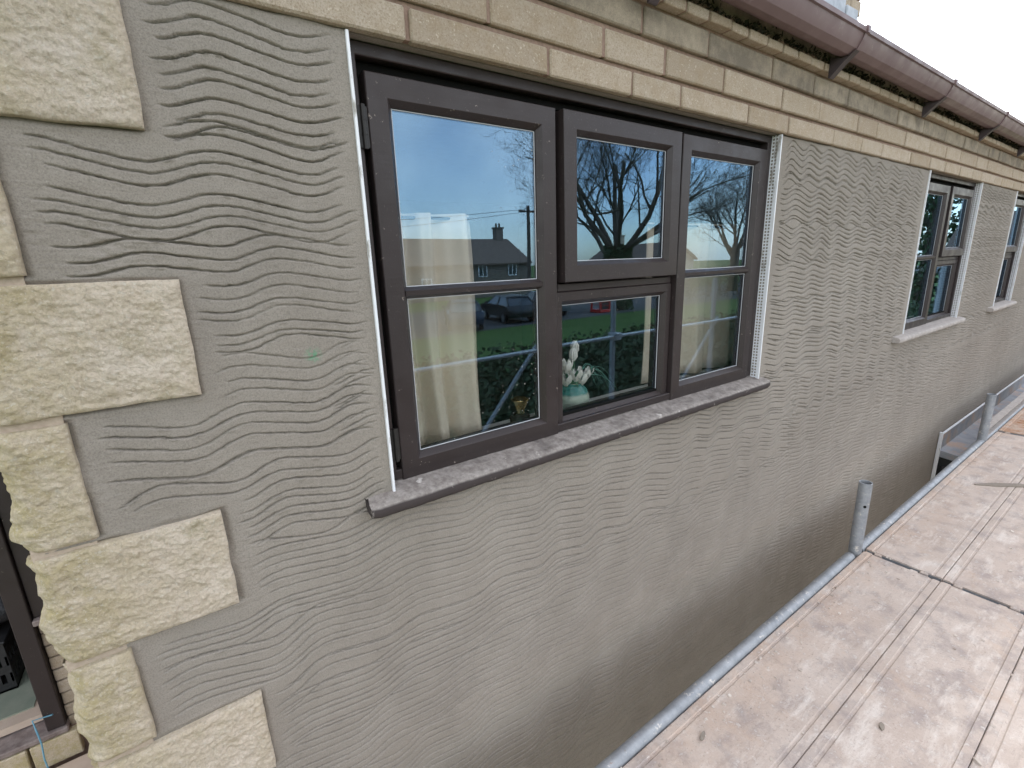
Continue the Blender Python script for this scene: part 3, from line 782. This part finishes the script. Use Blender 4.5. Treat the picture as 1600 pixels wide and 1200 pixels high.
def tulip(x, y, z0, z1, dx, open_=0):
    s_ = MB(); s_.path([(1.165, .185, IS+.1), ((1.165+x)/2+dx, y, (IS+.1+z1)/2), (x, y, z1)], .0028, 6); st = s_.build('stem', 'green_leaf', va)
    f_ = MB()
    for k in range(6):
        t = k*math.pi/3+.3; c, s2 = math.cos(t), math.sin(t); pts = []
        for h, r, wd in ((0, .004, .006), (.015, .014+open_*.006, .012), (.034, .014+open_*.02, .012), (.05, .008+open_*.03, .003)):
            for e in (-1, 0, 1): pts.append((x+c*r-s2*wd*e-c*abs(e)*.003, y+s2*r+c*wd*e-s2*abs(e)*.003, z1+h))
        f_.add(pts, [(i*3+j, i*3+j+1, i*3+j+4, i*3+j+3) for i in range(3) for j in range(2)])
    f_.build('flower', 'white_petal', va, smooth=True, fix=False)
tulip(1.16, .17, 0, IS+.205, -.012); tulip(1.195, .2, 0, IS+.222, .01); tulip(1.11, .15, 0, IS+.17, -.02, .5)
for dx, dy, dz, o in ((-.045, -.02, .118, .9), (-.02, -.045, .135, 1), (.035, -.03, .125, 1), (.012, -.04, .115, .8), (-.055, .01, .145, .7)): tulip(1.165+dx, .185+dy, 0, IS+dz, 0, o)
lv = MB()
for k in range(5):
    a = R.uniform(0, 6.28); x, y = 1.165+.03*math.cos(a), .185+.03*math.sin(a); h = R.uniform(.06, .1)
    pts = []
    for t, wd in ((0, .006), (.4, .013), (.75, .011), (1, .001)):
        for e in (-1, 1): pts.append((x+.035*t*math.cos(a)-math.sin(a)*wd*e, y+.035*t*math.sin(a)+math.cos(a)*wd*e, IS+.1+h*t))
    lv.add(pts, [(0, 1, 3, 2), (2, 3, 5, 4), (4, 5, 7, 6)])
lv.build('leaf', 'green_leaf', va, fix=False)
for k in range(14):
    g_ = MB(); ln = R.uniform(.10, .26); hh = R.uniform(.03, .09); dy = R.uniform(-.03, .06)
    g_.path([(1.19+ln*t, .19+dy*t, IS+.115+hh*math.sin(t*2.5)-.10*t*t*ln/.2) for t in [i/9 for i in range(10)]], [.0016*(1-.8*i/9) for i in range(10)], 4)
    g_.build('grass_blade', 'teal_grass', va)

be = empty('brass_bell', (.932, .19, IS), 'small brass bell ornament on a dark block on the window board', 'ornament')
b_ = MB(); b_.box(.900, .958, .17, .215, IS, IS+.045, .003); b_.build('base', 'dark_wood', be)
b_ = MB(); b_.lathe((.93, .19, IS+.045), [(.012, 0), (.015, .006), (.013, .012), (.02, .03), (.03, .052), (.033, .056), (.03, .057), (.02, .04)], 20); b_.build('bell', 'brass', be, smooth=True)

# ------------------------------------------------------------------ scaffold
DZK = -1.5
sca = empty('scaffold', (2, -1.1, GR), 'galvanised tube scaffold standing along the rendered wall', 'scaffold')
STX, STZ = 2.655, -1.115; TY = -.3275; OY = -1.93
def sub(name, *tubes, mat='galvanised', hollow=0, n=16, r=.02415):
    t = MB()
    for p, q in tubes: t.tube(p, q, r, n=n, hollow=hollow)
    return t.build(name, mat, sca, smooth=True, angle=50)
sub('ledger', ((-2, TY, DZK-.012), (2.60, TY, DZK-.012))); sub('ledger', ((2.70, TY, DZK-.012), (9, TY, DZK-.012)))
for x, zt in ((STX, STZ), (5.09, -1.12), (7.9, -1.12), (-.9, -1.12)):
    s1 = sub('standard', ((x, TY, GR), (x, TY, zt)), hollow=.005, r=.029)
    c_ = MB(); c_.box(x-.034, x+.034, TY-.03, TY+.03, DZK-.10, DZK-.045, .006); c_.build('coupler', 'galvanised', sca)
h_ = MB()
for dz in (.03,): h_.tube((STX-.022, TY-.0180, STZ-.12), (STX-.0232, TY-.0189, STZ-.12), .007, n=10)
h_.build('bolt_hole', 'black_gap', sca)
for x in (-.9, 2.21, 5.0, 7.6):
    sub('standard', ((x+1.2 if x == 2.21 else x, OY, GR), (x+1.2 if x == 2.21 else x, OY, -.25)), hollow=.004)
    sub('transom', ((x, TY+.03, DZK-.065), (x, OY-.1, DZK-.065)))
sub('guard_rail', ((-2, OY+.05, -.72), (9, OY+.05, -.72)), r=.0165); sub('guard_rail', ((-2, OY+.05, -.25), (9, OY+.05, -.25)) if False else ((-2, OY+.05, DZK-.03), (9, OY+.05, DZK-.03)))
sub('brace', ((1.75, OY-.06, -1.55), (2.5, OY-.06, -.70)), r=.0165); sub('brace', ((4.4, OY-.06, -1.55), (5.2, OY-.06, -.70)), r=.0165)
for x in (3.41,):
    c_ = MB(); c_.box(x-.04, x+.04, OY-.035, OY+.085, -.755, -.685, .008); c_.build('coupler', 'galvanised', sca)
# ribbed steel planks, each lifts off
def plank(x0, x1, y, label, mat='dusty_deck', rib=False):
    e = empty('scaffold_board', ((x0+x1)/2, y-.15, DZK-.05), label, 'scaffold board', 'steel boards on the scaffold deck')
    W = .3055; p = MB()
    pr = [(0, -.05), (0, -.003), (-.003, 0), (-.026, 0), (-.029, -.004), (-.036, -.004), (-.040, -.001),
          (-W+.040, -.001), (-W+.036, -.004), (-W+.029, -.004), (-W+.026, 0), (-W+.003, 0), (-W, -.003), (-W, -.05), (-W+.004, -.05), (-W+.004, -.009), (-.004, -.009), (-.004, -.05)]
    sag = R.uniform(-.002, .002)
    p.extrude_x([(y+a, DZK+b+sag) for a, b in pr], x0, x1)
    p.build('deck', mat, e)
    if rib:
        xx = x0+.05
        while xx < x1-.05:
            q = MB(); q.box(xx, xx+.035, y-W+.05, y-.05, DZK-.006, DZK+.007, .005); q.build('rib', mat, e); xx += .075
    for dy in (-.055, -.24):
        h = MB(); h.box(x0-.015, x0+.004, y+dy-.016, y+dy+.016, DZK-.030, DZK-.003, .004); h.build('hook', 'dusty_deck', e)
        h = MB(); h.box(x1-.004, x1+.015, y+dy-.016+.034, y+dy+.016+.034, DZK-.030, DZK-.003, .004); h.build('hook', 'dusty_deck', e)
    cap = MB(); cap.box(x0+.001, x0+.006, y-W+.005, y-.005, DZK-.05, DZK-.0065); cap.build('end_plate', 'galvanised', e); cap = MB(); cap.box(x1-.006, x1-.001, y-W+.005, y-.005, DZK-.05, DZK-.0065); cap.build('end_plate', 'galvanised', e)
by = [TY-.027-i*.3075 for i in range(5)]
nm = ['beside the ledger tube', 'second out from the ledger tube', 'in the middle of the deck', 'fourth out from the ledger tube', 'along the outer guard rail']
for i, y in enumerate(by):
    plank(-.85, 2.688, y, 'dusty steel scaffold board '+nm[i]+', near the quoin end')
    plank(2.722, 5.42, y, 'dusty steel scaffold board '+nm[i]+', beyond the tube stub')
    plank(5.48, 8.4, y, 'rusty cross-ribbed steel scaffold board '+nm[i]+', beside the lead roof', 'rusty_deck', True)
sub('transom', ((2.705, TY-.03, DZK-.052), (2.705, OY-.1, DZK-.052)))
tb = MB(); tb.extrude_x([(TY+.038, DZK+.005), (TY+.038, DZK+.075), (TY-.012, DZK+.075), (TY-.012, DZK+.068), (TY+.03, DZK+.068), (TY+.03, DZK+.012), (TY-.012, DZK+.012), (TY-.012, DZK+.005)], 5.15, 9.5)
tag(tb.build('toe_rail', 'pale_sill'), 'pale steel channel lying along the deck edge by the lead roof', 'toe rail')
# debris on the boards
cr = MB()
for i in range(1200):
    x = R.uniform(.2, 5.3); y = R.choice((TY-.03-abs(R.gauss(0, .06)), R.uniform(-1.8, TY-.04), R.uniform(-1.8, TY-.04))); s = R.choice((.001, .0012, .0012, .0015, .002, .002, .003))*R.uniform(.7, 1.3)*(1+x*.1)
    cr.box(x-s*R.uniform(.6, 1.6), x+s, y-s, y+s*R.uniform(.6, 1.6), DZK-.003, DZK-.0025+s*.9, 0, s*.4)
tag(cr.build('plaster_crumbs', 'plaster_crumb', fix=False), 'crumbs of plaster and grit scattered over the boards', 'debris', kind='stuff')
def chip(x, y, ln, a, wd, label, mat='stick'):
    q = MB(); c, s = math.cos(a), math.sin(a); pts = []
    for t, w_ in ((0, .3), (.3, 1), (.7, .9), (1, .15)):
        for e in (-1, 1):
            for hz in (.0005, .006): pts.append((x+c*ln*t-s*e*w_*wd, y+s*ln*t+c*e*w_*wd, DZK+hz+.004*math.sin(3*t)*(hz > .001)))
    fs = []
    for i in range(3):
        b = i*4; fs += [(b, b+1, b+5, b+4), (b+2, b+6, b+7, b+3), (b+1, b+3, b+7, b+5), (b, b+4, b+6, b+2)]
    fs += [(0, 2, 3, 1), (12, 13, 15, 14)]
    q.add(pts, fs); tag(q.build('wood_chip', mat), label, 'debris')
chip(4.05, -.50, .36, -.75, .02, 'grey splinter of wood on the boards by the second tube stub')
chip(1.63, -.775, .028, .4, .007, 'brown dead leaf on a board seam')
chip(1.42, -.90, .035, -.2, .004, 'white plaster sliver on the second board', 'plaster_crumb')
chip(1.73, -.99, .025, 1.1, .004, 'pale chip lying on the seam of the middle board', 'plaster_crumb')
chip(1.14, -.45, .035, .3, .006, 'grey mud flake beside the ledger tube')

# ------------------------------------------------------------------ lean-to roof with lead flashing
po = empty('porch', (7.5, -.6, GR), 'low porch with a lead-covered roof against the rendered wall', 'porch')
q = MB(); q.box(5.42, 11, -.014, -.0125+.004, -1.80, -1.632); q.build('flashing', 'lead_dusty', po)
q = MB(); q.box(5.41, 11, -.022, -.006, -1.634, -1.620, .003); q.build('flashing_edge', 'white_bead', po)
q = MB(); q.extrude_x([(-.012, -1.78), (-.95, -1.90), (-.95, -1.94), (-.012, -1.84)], 5.45, 11); q.build('roof', 'lead_dusty', po)
q = MB(); q.extrude_x([(-.013, -1.842), (-.94, -1.942), (-.94, -2.12), (-.013, -2.12)], 5.47, 5.50); q.build('fascia', 'black_plastic', po)
q = MB(); q.box(5.405, 5.425, -.03, -.004, -2.15, -1.60, .003); q.build('corner_bead', 'white_bead', po)
q = MB(); q.box(5.62, 10.8, -.8, -.02, GR, -1.95); q.build('wall', 'buff_brick', po)
q = MB(); q.box(5.6095, 5.62, -.62, -.14, -3.28, -2.2, .003); q.build('door', 'brown_paint', po)
q = MB(); q.box(5.435, 6.2, -.62, -.05, -2.10, -1.925, .01); q.build('gutter_box', 'black_plastic', po)
for dz in (0, .06):
    q = MB(); q.tube((5.46, -.12, -1.98-dz), (5.46, -.8, -2.04-dz), .022, n=10); q.build('pipe', 'black_plastic', po)

# ------------------------------------------------------------------ lower timber-framed porch behind the corner
TR = -2.49
ou = empty('garden_room', (-1.6, 2.3, GR), 'low garden room with brown timber frame set back behind the stone corner', 'garden room')
q = MB(); q.box(-.838, -.42, 2.012, 2.2, GR, -1.69); wl_ = q.build('pier', 'brick_mortar', ou)
zz = -1.695; r_ = 0
while zz > TR-.1:
    xs = [-.84, -.60, -.42] if r_ % 2 else [-.84, -.70, -.42]
    for a, b in zip(xs[:-1], xs[1:]):
        s = MB(); s.box(a+.003, b-.003, 1.995, 2.1, zz-.068, zz, .004, .002); s.build('brick', 'buff_brick', wl_)
    zz -= .075; r_ += 1
q = MB(); q.box(-3.2, -.42, 1.985, 2.25, GR, -2.352); w2_ = q.build('low_wall', 'brick_mortar', ou)
for i in range(12):
    a = -.80-.0-i*.2
    s = MB(); s.box(a-.194, a-.004, 1.94, 2.05, -2.50, -2.352, .005, .003); s.build('brick', 'quoin_stone', w2_)
q = MB(); q.box(-3.2, -.835, 1.945, 2.09, -2.35, -2.315, .006, .003); q.build('sill', 'weathered_wood', ou)
q = MB(); q.box(-.915, -.842, 1.96, 2.06, -2.31, .2, .004); q.build('post', 'brown_paint', ou)
q = MB(); q.box(-.841, -.78, 1.95, 2.06, -1.69, -1.66, .004); q.build('ledge', 'weathered_wood', ou)
q = MB(); q.box(-.838, -.42, 1.98, 2.06, -1.658, .2, .004); q.build('panel', 'brown_paint', ou)
q = MB(); q.box(-3.2, -.916, 2.06, 2.9, -2.30, -2.26); q.build('bench_top', 'pink_flags', ou)
q = MB(); q.box(-1.9, -.985, 2.14, 2.75, -2.2595, -2.252); q.build('mat', 'green_felt', ou)
q = MB(); q.box(-3.3, -.42, 3.2, 3.3, GR, .4); q.box(-.42, -.38, 2.1, 3.3, GR, .4); q.box(-3.3, -3.2, 2.0, 3.3, GR, .4); q.build('back_wall', 'dark_wood', ou)
q = MB(); q.box(-3.3, -.38, 1.9, 3.3, .2, .28); q.build('roof', 'roof_tile', ou)
# crate with hand holes, standing on the bench
cr_ = empty('plastic_crate', (-1.3, 2.55, -2.252), 'black plastic crate with square holes on the garden room bench', 'crate')
x0, x1, y0, y1, zb, zt = -1.55, -1.085, 2.36, 2.7, -2.25, -1.95
q = MB(); t = .012
q.box(x0, x1, y0, y1, zb, zb+.012)
for a, b in ((zb, zb+.05), (zt-.04, zt)): 
    q.box(x0, x1, y0, y0+t, a, b); q.box(x0, x1, y1-t, y1, a, b); q.box(x0, x0+t, y0+t, y1-t, a, b); q.box(x1-t, x1, y0+t, y1-t, a, b)
for rz in (0, 1):
    a = zb+.05+rz*.105
    for i in range(10):
        xx = x0+(x1-x0-.03)*i/9; q.box(xx, xx+.028, y0, y0+t, a, a+.105); q.box(xx, xx+.028, y1-t, y1, a, a+.105)
    for i in range(7):
        yy = y0+(y1-y0-.03)*i/6; q.box(x1-t, x1, yy, yy+.028, a, a+.105); q.box(x0, x0+t, yy, yy+.028, a, a+.105)
    q.box(x0, x1, y0-.001, y0+t, a+.06, a+.105); q.box(x1-t, x1+.001, y0, y1, a+.06, a+.105)
q.build('shell', 'black_plastic', cr_)
q = MB(); q.box(x0-.012, x1+.012, y0-.012, y1+.012, zt, zt+.014, .004); q.build('rim', 'black_plastic', cr_)
bg_ = MB(); nlat = 12; nlon = 18; pts = []
for i in range(nlat+1):
    for j in range(nlon):
        th = math.pi*i/nlat; ph = 2*math.pi*j/nlon; rr = 1+.22*math.sin(3*ph+2*th)*math.sin(th)+R.uniform(-.1, .1)
        pts.append((-1.25+.24*rr*math.sin(th)*math.cos(ph), 2.53+.15*rr*math.sin(th)*math.sin(ph), -1.80+.13*rr*math.cos(th)))
bg_.add(pts, [(i*nlon+j, i*nlon+(j+1) % nlon, (i+1)*nlon+(j+1) % nlon, (i+1)*nlon+j) for i in range(nlat) for j in range(nlon)])
tag(bg_.build('bin_bag', 'black_bag', smooth=True), 'crumpled black bag lying in the plastic crate', 'bag')
q = MB(); q.path([(-.93, 1.895, -2.25), (-.928, 1.892, -2.31), (-.935, 1.888, -2.4), (-.93, 1.887, -2.60), (-.932, 1.89, -3.25)], .004, 6)
q.path([(-.93, 1.895, -2.25), (-.95, 1.95, -2.2), (-.88, 1.955, -2.215), (-.86, 2.0, -2.24)], .004, 6)
tag(q.build('string', 'blue_string'), 'blue string tied round the brown post and hanging over the sill', 'string')
q = MB(); q.box(-3.4, -.3, .13, 1.9, GR+.002, TR-.0); tag(q.build('terrace', 'pink_flags'), kind='structure')

# ------------------------------------------------------------------ across the road (seen in the panes)
def cross(a, b): return a.cross(b)
def tree(name, base, height, seed, label, ivy_h, spread=1.0, limbs=7, ivyr=.75, trunk_h=3.6, group='bare trees across the road'):
    rr = random.Random(seed); root = empty(name, (base[0], base[1], GR), label, 'tree', group)
    tk = MB(); cr2 = MB(); P0 = Vector((base[0], base[1], GR))
    tr0 = height*.034
    tk.path([P0, P0+Vector((0, 0, .5)), P0+Vector((.05, 0, trunk_h*.5)), P0+Vector((0, .05, trunk_h)), P0+Vector((.0, 0, trunk_h+.7))], [tr0*1.35, tr0*1.05, tr0*.95, tr0*1.0, tr0*.5], 10)
    def grow(p, d, ln, r, lev):
        n_ = 4 if lev < 3 else 3; pts = [p]; q = p; dd = d.copy()
        for i in range(n_):
            dd = (dd+Vector((rr.gauss(0, .15), rr.gauss(0, .15), rr.gauss(.05, .12)))).normalized(); q = q+dd*ln/n_; pts.append(q)
        rs = [r*(1-.5*i/n_) for i in range(n_+1)]
        cr2.path(pts, rs, 6 if lev < 2 else (4 if lev < 3 else 3))
        if lev >= 5: return
        nk = (4, 5, 4, 3, 3)[lev]
        for i in range(nk):
            t = .3+.7*(i+rr.random()*.6)/nk; t = min(t, 1); j = min(int(t*n_), n_-1)
            p2 = pts[j].lerp(pts[j+1], t*n_-j); ax = Vector((rr.gauss(0, 1), rr.gauss(0, 1), rr.gauss(.2, .6))).normalized()
            d2 = (dd*.9+ax*.78).normalized()
            grow(p2, d2, ln*rr.uniform(.5, .72), max(rs[j]*rr.uniform(.36, .52), .007), lev+1)
    for i in range(limbs):
        a = 2*math.pi*i/limbs+rr.uniform(-.3, .3); tilt = rr.uniform(.3, .95)*spread
        d = Vector((math.cos(a)*math.sin(tilt), math.sin(a)*math.sin(tilt), math.cos(tilt)))
        grow(P0+Vector((0, 0, trunk_h-.2+rr.uniform(-.7, .4))), d, (height-trunk_h)*rr.uniform(.5, .62), tr0*rr.uniform(.26, .4), 0)
    tk.build('trunk', 'bark', root, smooth=True, fix=False); cr2.build('crown', 'bark', root, smooth=True, fix=False)
    if ivy_h:
        iv = MB()
        for i in range(2600):
            zz = rr.uniform(0, ivy_h); a = rr.uniform(0, 6.28); rad = tr0+ivyr*rr.random()**.6*(1-.45*zz/ivy_h)
            p = P0+Vector((rad*math.cos(a), rad*math.sin(a), zz)); n1 = Vector((rr.gauss(0, 1), rr.gauss(0, 1), rr.gauss(0, 1))).normalized(); n2 = n1.orthogonal().normalized()
            s = rr.uniform(.07, .16); iv.add([p+n1*s, p+n2*s*.8, p-n1*s*.8, p-n2*s*.8], [(0, 1, 2, 3)])
        tag(iv.build('ivy', 'ivy', root, fix=False), kind='stuff')
    return root
tree('bare_tree', (24.2, -21.0), 16, 5, 'big bare tree with ivy round its trunk, mirrored in the top-hung vent', 4.5, 1.15, 9, .6, 3.9)
tree('bare_tree', (43.0, -24.0), 12.5, 9, 'bare many-branched tree beside the gabled stone house', 0, 1.0, 7, group='bare trees across the road')
tree('ivy_tree', (30.5, -6.6), 10.5, 14, 'leaning tree thick with ivy beyond the far end of the scaffold', 8.0, .8, 5, 1.3, 4.5)

def far_house(name, x0, x1, y0, y1, eave, ridge, label, wmat, along='x', chims=(), wins=()):
    h = empty(name, ((x0+x1)/2, (y0+y1)/2, GR), label, 'house', 'houses across the road')
    q = MB()
    if along == 'x': q.extrude_x([(y0, GR), (y0, GR+eave), ((y0+y1)/2, GR+ridge-.12), (y1, GR+eave), (y1, GR)], x0, x1)
    else: q.extrude_y([(x0, GR), (x0, GR+eave), ((x0+x1)/2, GR+ridge-.12), (x1, GR+eave), (x1, GR)], y0, y1)
    q.build('wall', wmat, h)
    q = MB(); o = .3
    if along == 'x':
        ym = (y0+y1)/2; q.extrude_x([(y0-o, GR+eave-.1), (ym, GR+ridge), (y1+o, GR+eave-.1), (y1+o, GR+eave+.05), (ym, GR+ridge+.18), (y0-o, GR+eave+.05)], x0-o, x1+o)
    else:
        xm = (x0+x1)/2; q.extrude_y([(x0-o, GR+eave-.1), (xm, GR+ridge), (x1+o, GR+eave-.1), (x1+o, GR+eave+.05), (xm, GR+ridge+.18), (x0-o, GR+eave+.05)], y0-o, y1+o)
    rf_ = q.build('roof', 'roof_tile', h)
    for cx, cy in chims:
        q = MB(); q.box(cx-.45, cx+.45, cy-.35, cy+.35, GR+ridge-.6, GR+ridge+1.2, .03); q.box(cx-.52, cx+.52, cy-.42, cy+.42, GR+ridge+1.2, GR+ridge+1.35)
        for s in (-.2, .2): q.tube((cx+s, cy, GR+ridge+1.35), (cx+s, cy, GR+ridge+1.75), .12, .1, 8)
        q.build('chimney', wmat, rf_)
    for wx, wz in wins:
        q = MB(); q.ring(wx-.5, wx+.5, GR+wz, GR+wz+1.2, [(0, y1-.02), (0, y1+.06), (.07, y1+.06), (.07, y1-.02)]); q.box(wx-.03, wx+.03, y1, y1+.05, GR+wz+.06, GR+wz+1.14); wf = q.build('window', 'far_white', h)
        q = MB(); q.box(wx-.44, wx+.44, y1, y1+.03, GR+wz+.06, GR+wz+1.14); q.build('pane', 'far_glass', wf)
    return h
far_house('stone_house', 13.5, 30.5, -47, -39, 3.2, 5.6, 'dark stone house with a chimney behind the parked cars', 'dark_far_stone', 'x', ((29.6, -43), (15, -43)), ((16, .9), (19, .9), (25, 2.0), (28.5, 2.0)))
far_house('pale_bungalow', -6, 11.2, -46, -38, 2.7, 4.6, 'pale bungalow across the road, beside the dark stone house', 'far_render', 'x', ((3, -42),), ((-2, .9), (3, .9), (8, .9)))
far_house('gabled_house', 39, 47, -40, -31, 3.0, 5.2, 'gabled stone house across the road behind bare branches', 'far_stone', 'y', ((43, -38),), ((43, 1.0),))
far_house('stone_cottage', 27, 33, -5.2, -1.0, 2.6, 4.6, 'buff stone cottage beyond the far end of the rendered wall', 'far_stone', 'y', (), ())

def car(x, y, rz, paint_, label):
    e = empty('parked_car', (0, 0, GR), label, 'car', 'cars parked across the road'); e.rotation_euler.z = 0
    b = MB()
    prof = [(-2.1, .35), (-2.15, .6), (-2.1, .82), (-1.95, .92), (-1.0, 1.0), (1.6, 1.0), (2.05, .95), (2.12, .7), (2.1, .35)]
    n_ = len(prof); rings = []
    for yy, s, dz in ((-.86, .955, -.05), (-.9, .985, -.02), (-.84, 1, 0), (.84, 1, 0), (.9, .985, -.02), (.86, .955, -.05)):
        rings.append([(px*s, yy, GR+(pz if pz < .5 else pz+dz)) for px, pz in prof])
    vs = [p for r_ in rings for p in r_]; fs = [(i*n_+j, i*n_+(j+1) % n_, (i+1)*n_+(j+1) % n_, (i+1)*n_+j) for i in range(5) for j in range(n_)]
    fs += [tuple(range(n_))[::-1], tuple(range(5*n_, 6*n_))]; b.add(vs, fs); b.build('body', paint_, e, smooth=True, angle=35)
    def cab(x0, x1, x2, x3, z0, z1, wy0, wy1): return ([(x0, -wy0, GR+z0), (x3, -wy0, GR+z0), (x3, wy0, GR+z0), (x0, wy0, GR+z0), (x1, -wy1, GR+z1), (x2, -wy1, GR+z1), (x2, wy1, GR+z1), (x1, wy1, GR+z1)], [(0, 1, 5, 4), (1, 2, 6, 5), (2, 3, 7, 6), (3, 0, 4, 7), (4, 5, 6, 7), (0, 3, 2, 1)])
    c_ = MB(); c_.add(*cab(-1.15, -.35, 1.25, 1.85, .98, 1.42, .8, .62)); c_.build('windows', 'far_glass', e)
    c_ = MB(); c_.add(*cab(-.42, -.3, 1.2, 1.36, 1.40, 1.47, .655, .6))
    for sx in (-1, 1):
        c_.tube((-1.13, sx*.79, GR+1.0), (-.36, sx*.63, GR+1.42), .035, n=6); c_.tube((1.83, sx*.79, GR+1.0), (1.27, sx*.63, GR+1.42), .05, n=6); c_.tube((.4, sx*.805, GR+1.0), (.42, sx*.635, GR+1.42), .035, n=6)
    c_.build('roof', paint_, e)
    for wx in (-1.35, 1.35):
        for sy in (-1, 1):
            t = MB(); t.tube((wx, sy*.72, GR+.32), (wx, sy*.91, GR+.32), .32, n=18); ty = t.build('wheel', 'tyre', e)
            t = MB(); t.tube((wx, sy*.9, GR+.32), (wx, sy*.92, GR+.32), .2, n=12); t.build('rim', 'alloy', ty)
    for sy in (-1, 1):
        h = MB(); h.box(-2.12, -1.9, sy*.7-.15, sy*.7+.15, GR+.66, GR+.80, .03); h.build('headlight', 'lamp_glass', e)
        h = MB(); h.box(-.95, -.8, sy*.98-.08, sy*.98+.08, GR+1.0, GR+1.12, .02); h.build('mirror', paint_, e)
    h = MB(); h.box(-2.17, -2.13, -.26, .26, GR+.48, GR+.59); h.build('number_plate', 'plate_white', e)
    e.location = (x, y, 0); e.rotation_euler.z = rz
car(12.6, -21.3, 2.0, 'car_blue', 'dark blue parked car across the green, mirrored beside the curtain')
car(15.9, -21.8, 1.75, 'car_black', 'black parked car between the dark blue and the grey car')
car(19.0, -22.6, 1.7, 'car_grey', 'grey parked car next to the black one')
car(8.4, -22.0, 1.9, 'car_grey', 'grey parked car standing beside the dark blue one')

pb = empty('phone_box', (22.3, -20.6, GR), 'red telephone box across the road near the big bare tree', 'phone box')
q = MB(); q.box(21.85, 22.75, -21.05, -20.15, GR, GR+.2, .02); q.box(21.85, 22.75, -21.05, -20.15, GR+2.05, GR+2.35, .03)
for sx in (21.87, 22.63):
    for sy in (-21.03, -20.27): q.box(sx, sx+.1, sy, sy+.1, GR+.2, GR+2.05)
for i in range(1, 8):
    zz = GR+.2+i*.23; q.box(21.97, 22.63, -20.2, -20.17, zz-.015, zz+.015); q.box(21.97, 22.63, -21.03, -21.0, zz-.015, zz+.015)
q.build('body', 'box_red', pb)
q = MB(); q.lathe((22.3, -20.6, GR+2.35), [(.6, 0), (.5, .1), (.25, .18), (.02, .2)], 4); q.build('roof', 'box_red', pb)
q = MB(); q.box(21.98, 22.62, -20.24, -20.22, GR+.22, GR+2.04); q.build('pane', 'far_glass', pb)

pl = empty('utility_pole', (19.2, -24, GR), 'wooden utility pole with wires standing across the road', 'utility pole')
q = MB(); q.tube((19.2, -24, GR), (19.2, -24, 3.4), .14, .1, 10); q.box(18.5, 19.9, -24.06, -23.94, 3.0, 3.12); q.build('post', 'pole_wood', pl)
for zz, z2 in ((3.2, 2.6), (3.05, 1.7)):
    q = MB(); q.path([(19.2-32*t, -24, zz+(z2-zz)*t-.9*math.sin(math.pi*t)) for t in [i/12 for i in range(13)]], .014, 4); q.build('wire', 'black_plastic', pl)

def hedge(x0, x1, y0, y1, h, n_, label):
    q = MB()
    for i in range(n_):
        p = Vector((R.uniform(x0, x1), R.uniform(y0, y1), GR+h*R.random()**.6*(1+.15*math.sin(R.random()*6)))); n1 = Vector((R.gauss(0, 1), R.gauss(0, 1), R.gauss(0, 1))).normalized(); n2 = n1.orthogonal().normalized()
        s = R.uniform(.035, .075); q.add([p+n1*s, p+n2*s*.7, p-n1*s, p-n2*s*.7], [(0, 1, 2, 3)])
    tag(q.build('hedge', 'hedge', fix=False), label, 'hedge', kind='stuff')
hedge(0, 24, -8.6, -4.0, 1.2, 60000, 'dense dark hedge along the front garden')
hedge(26.5, 75, -20.6, -19.4, 2.2, 22000, 'long hedge along the road under the bare trees')
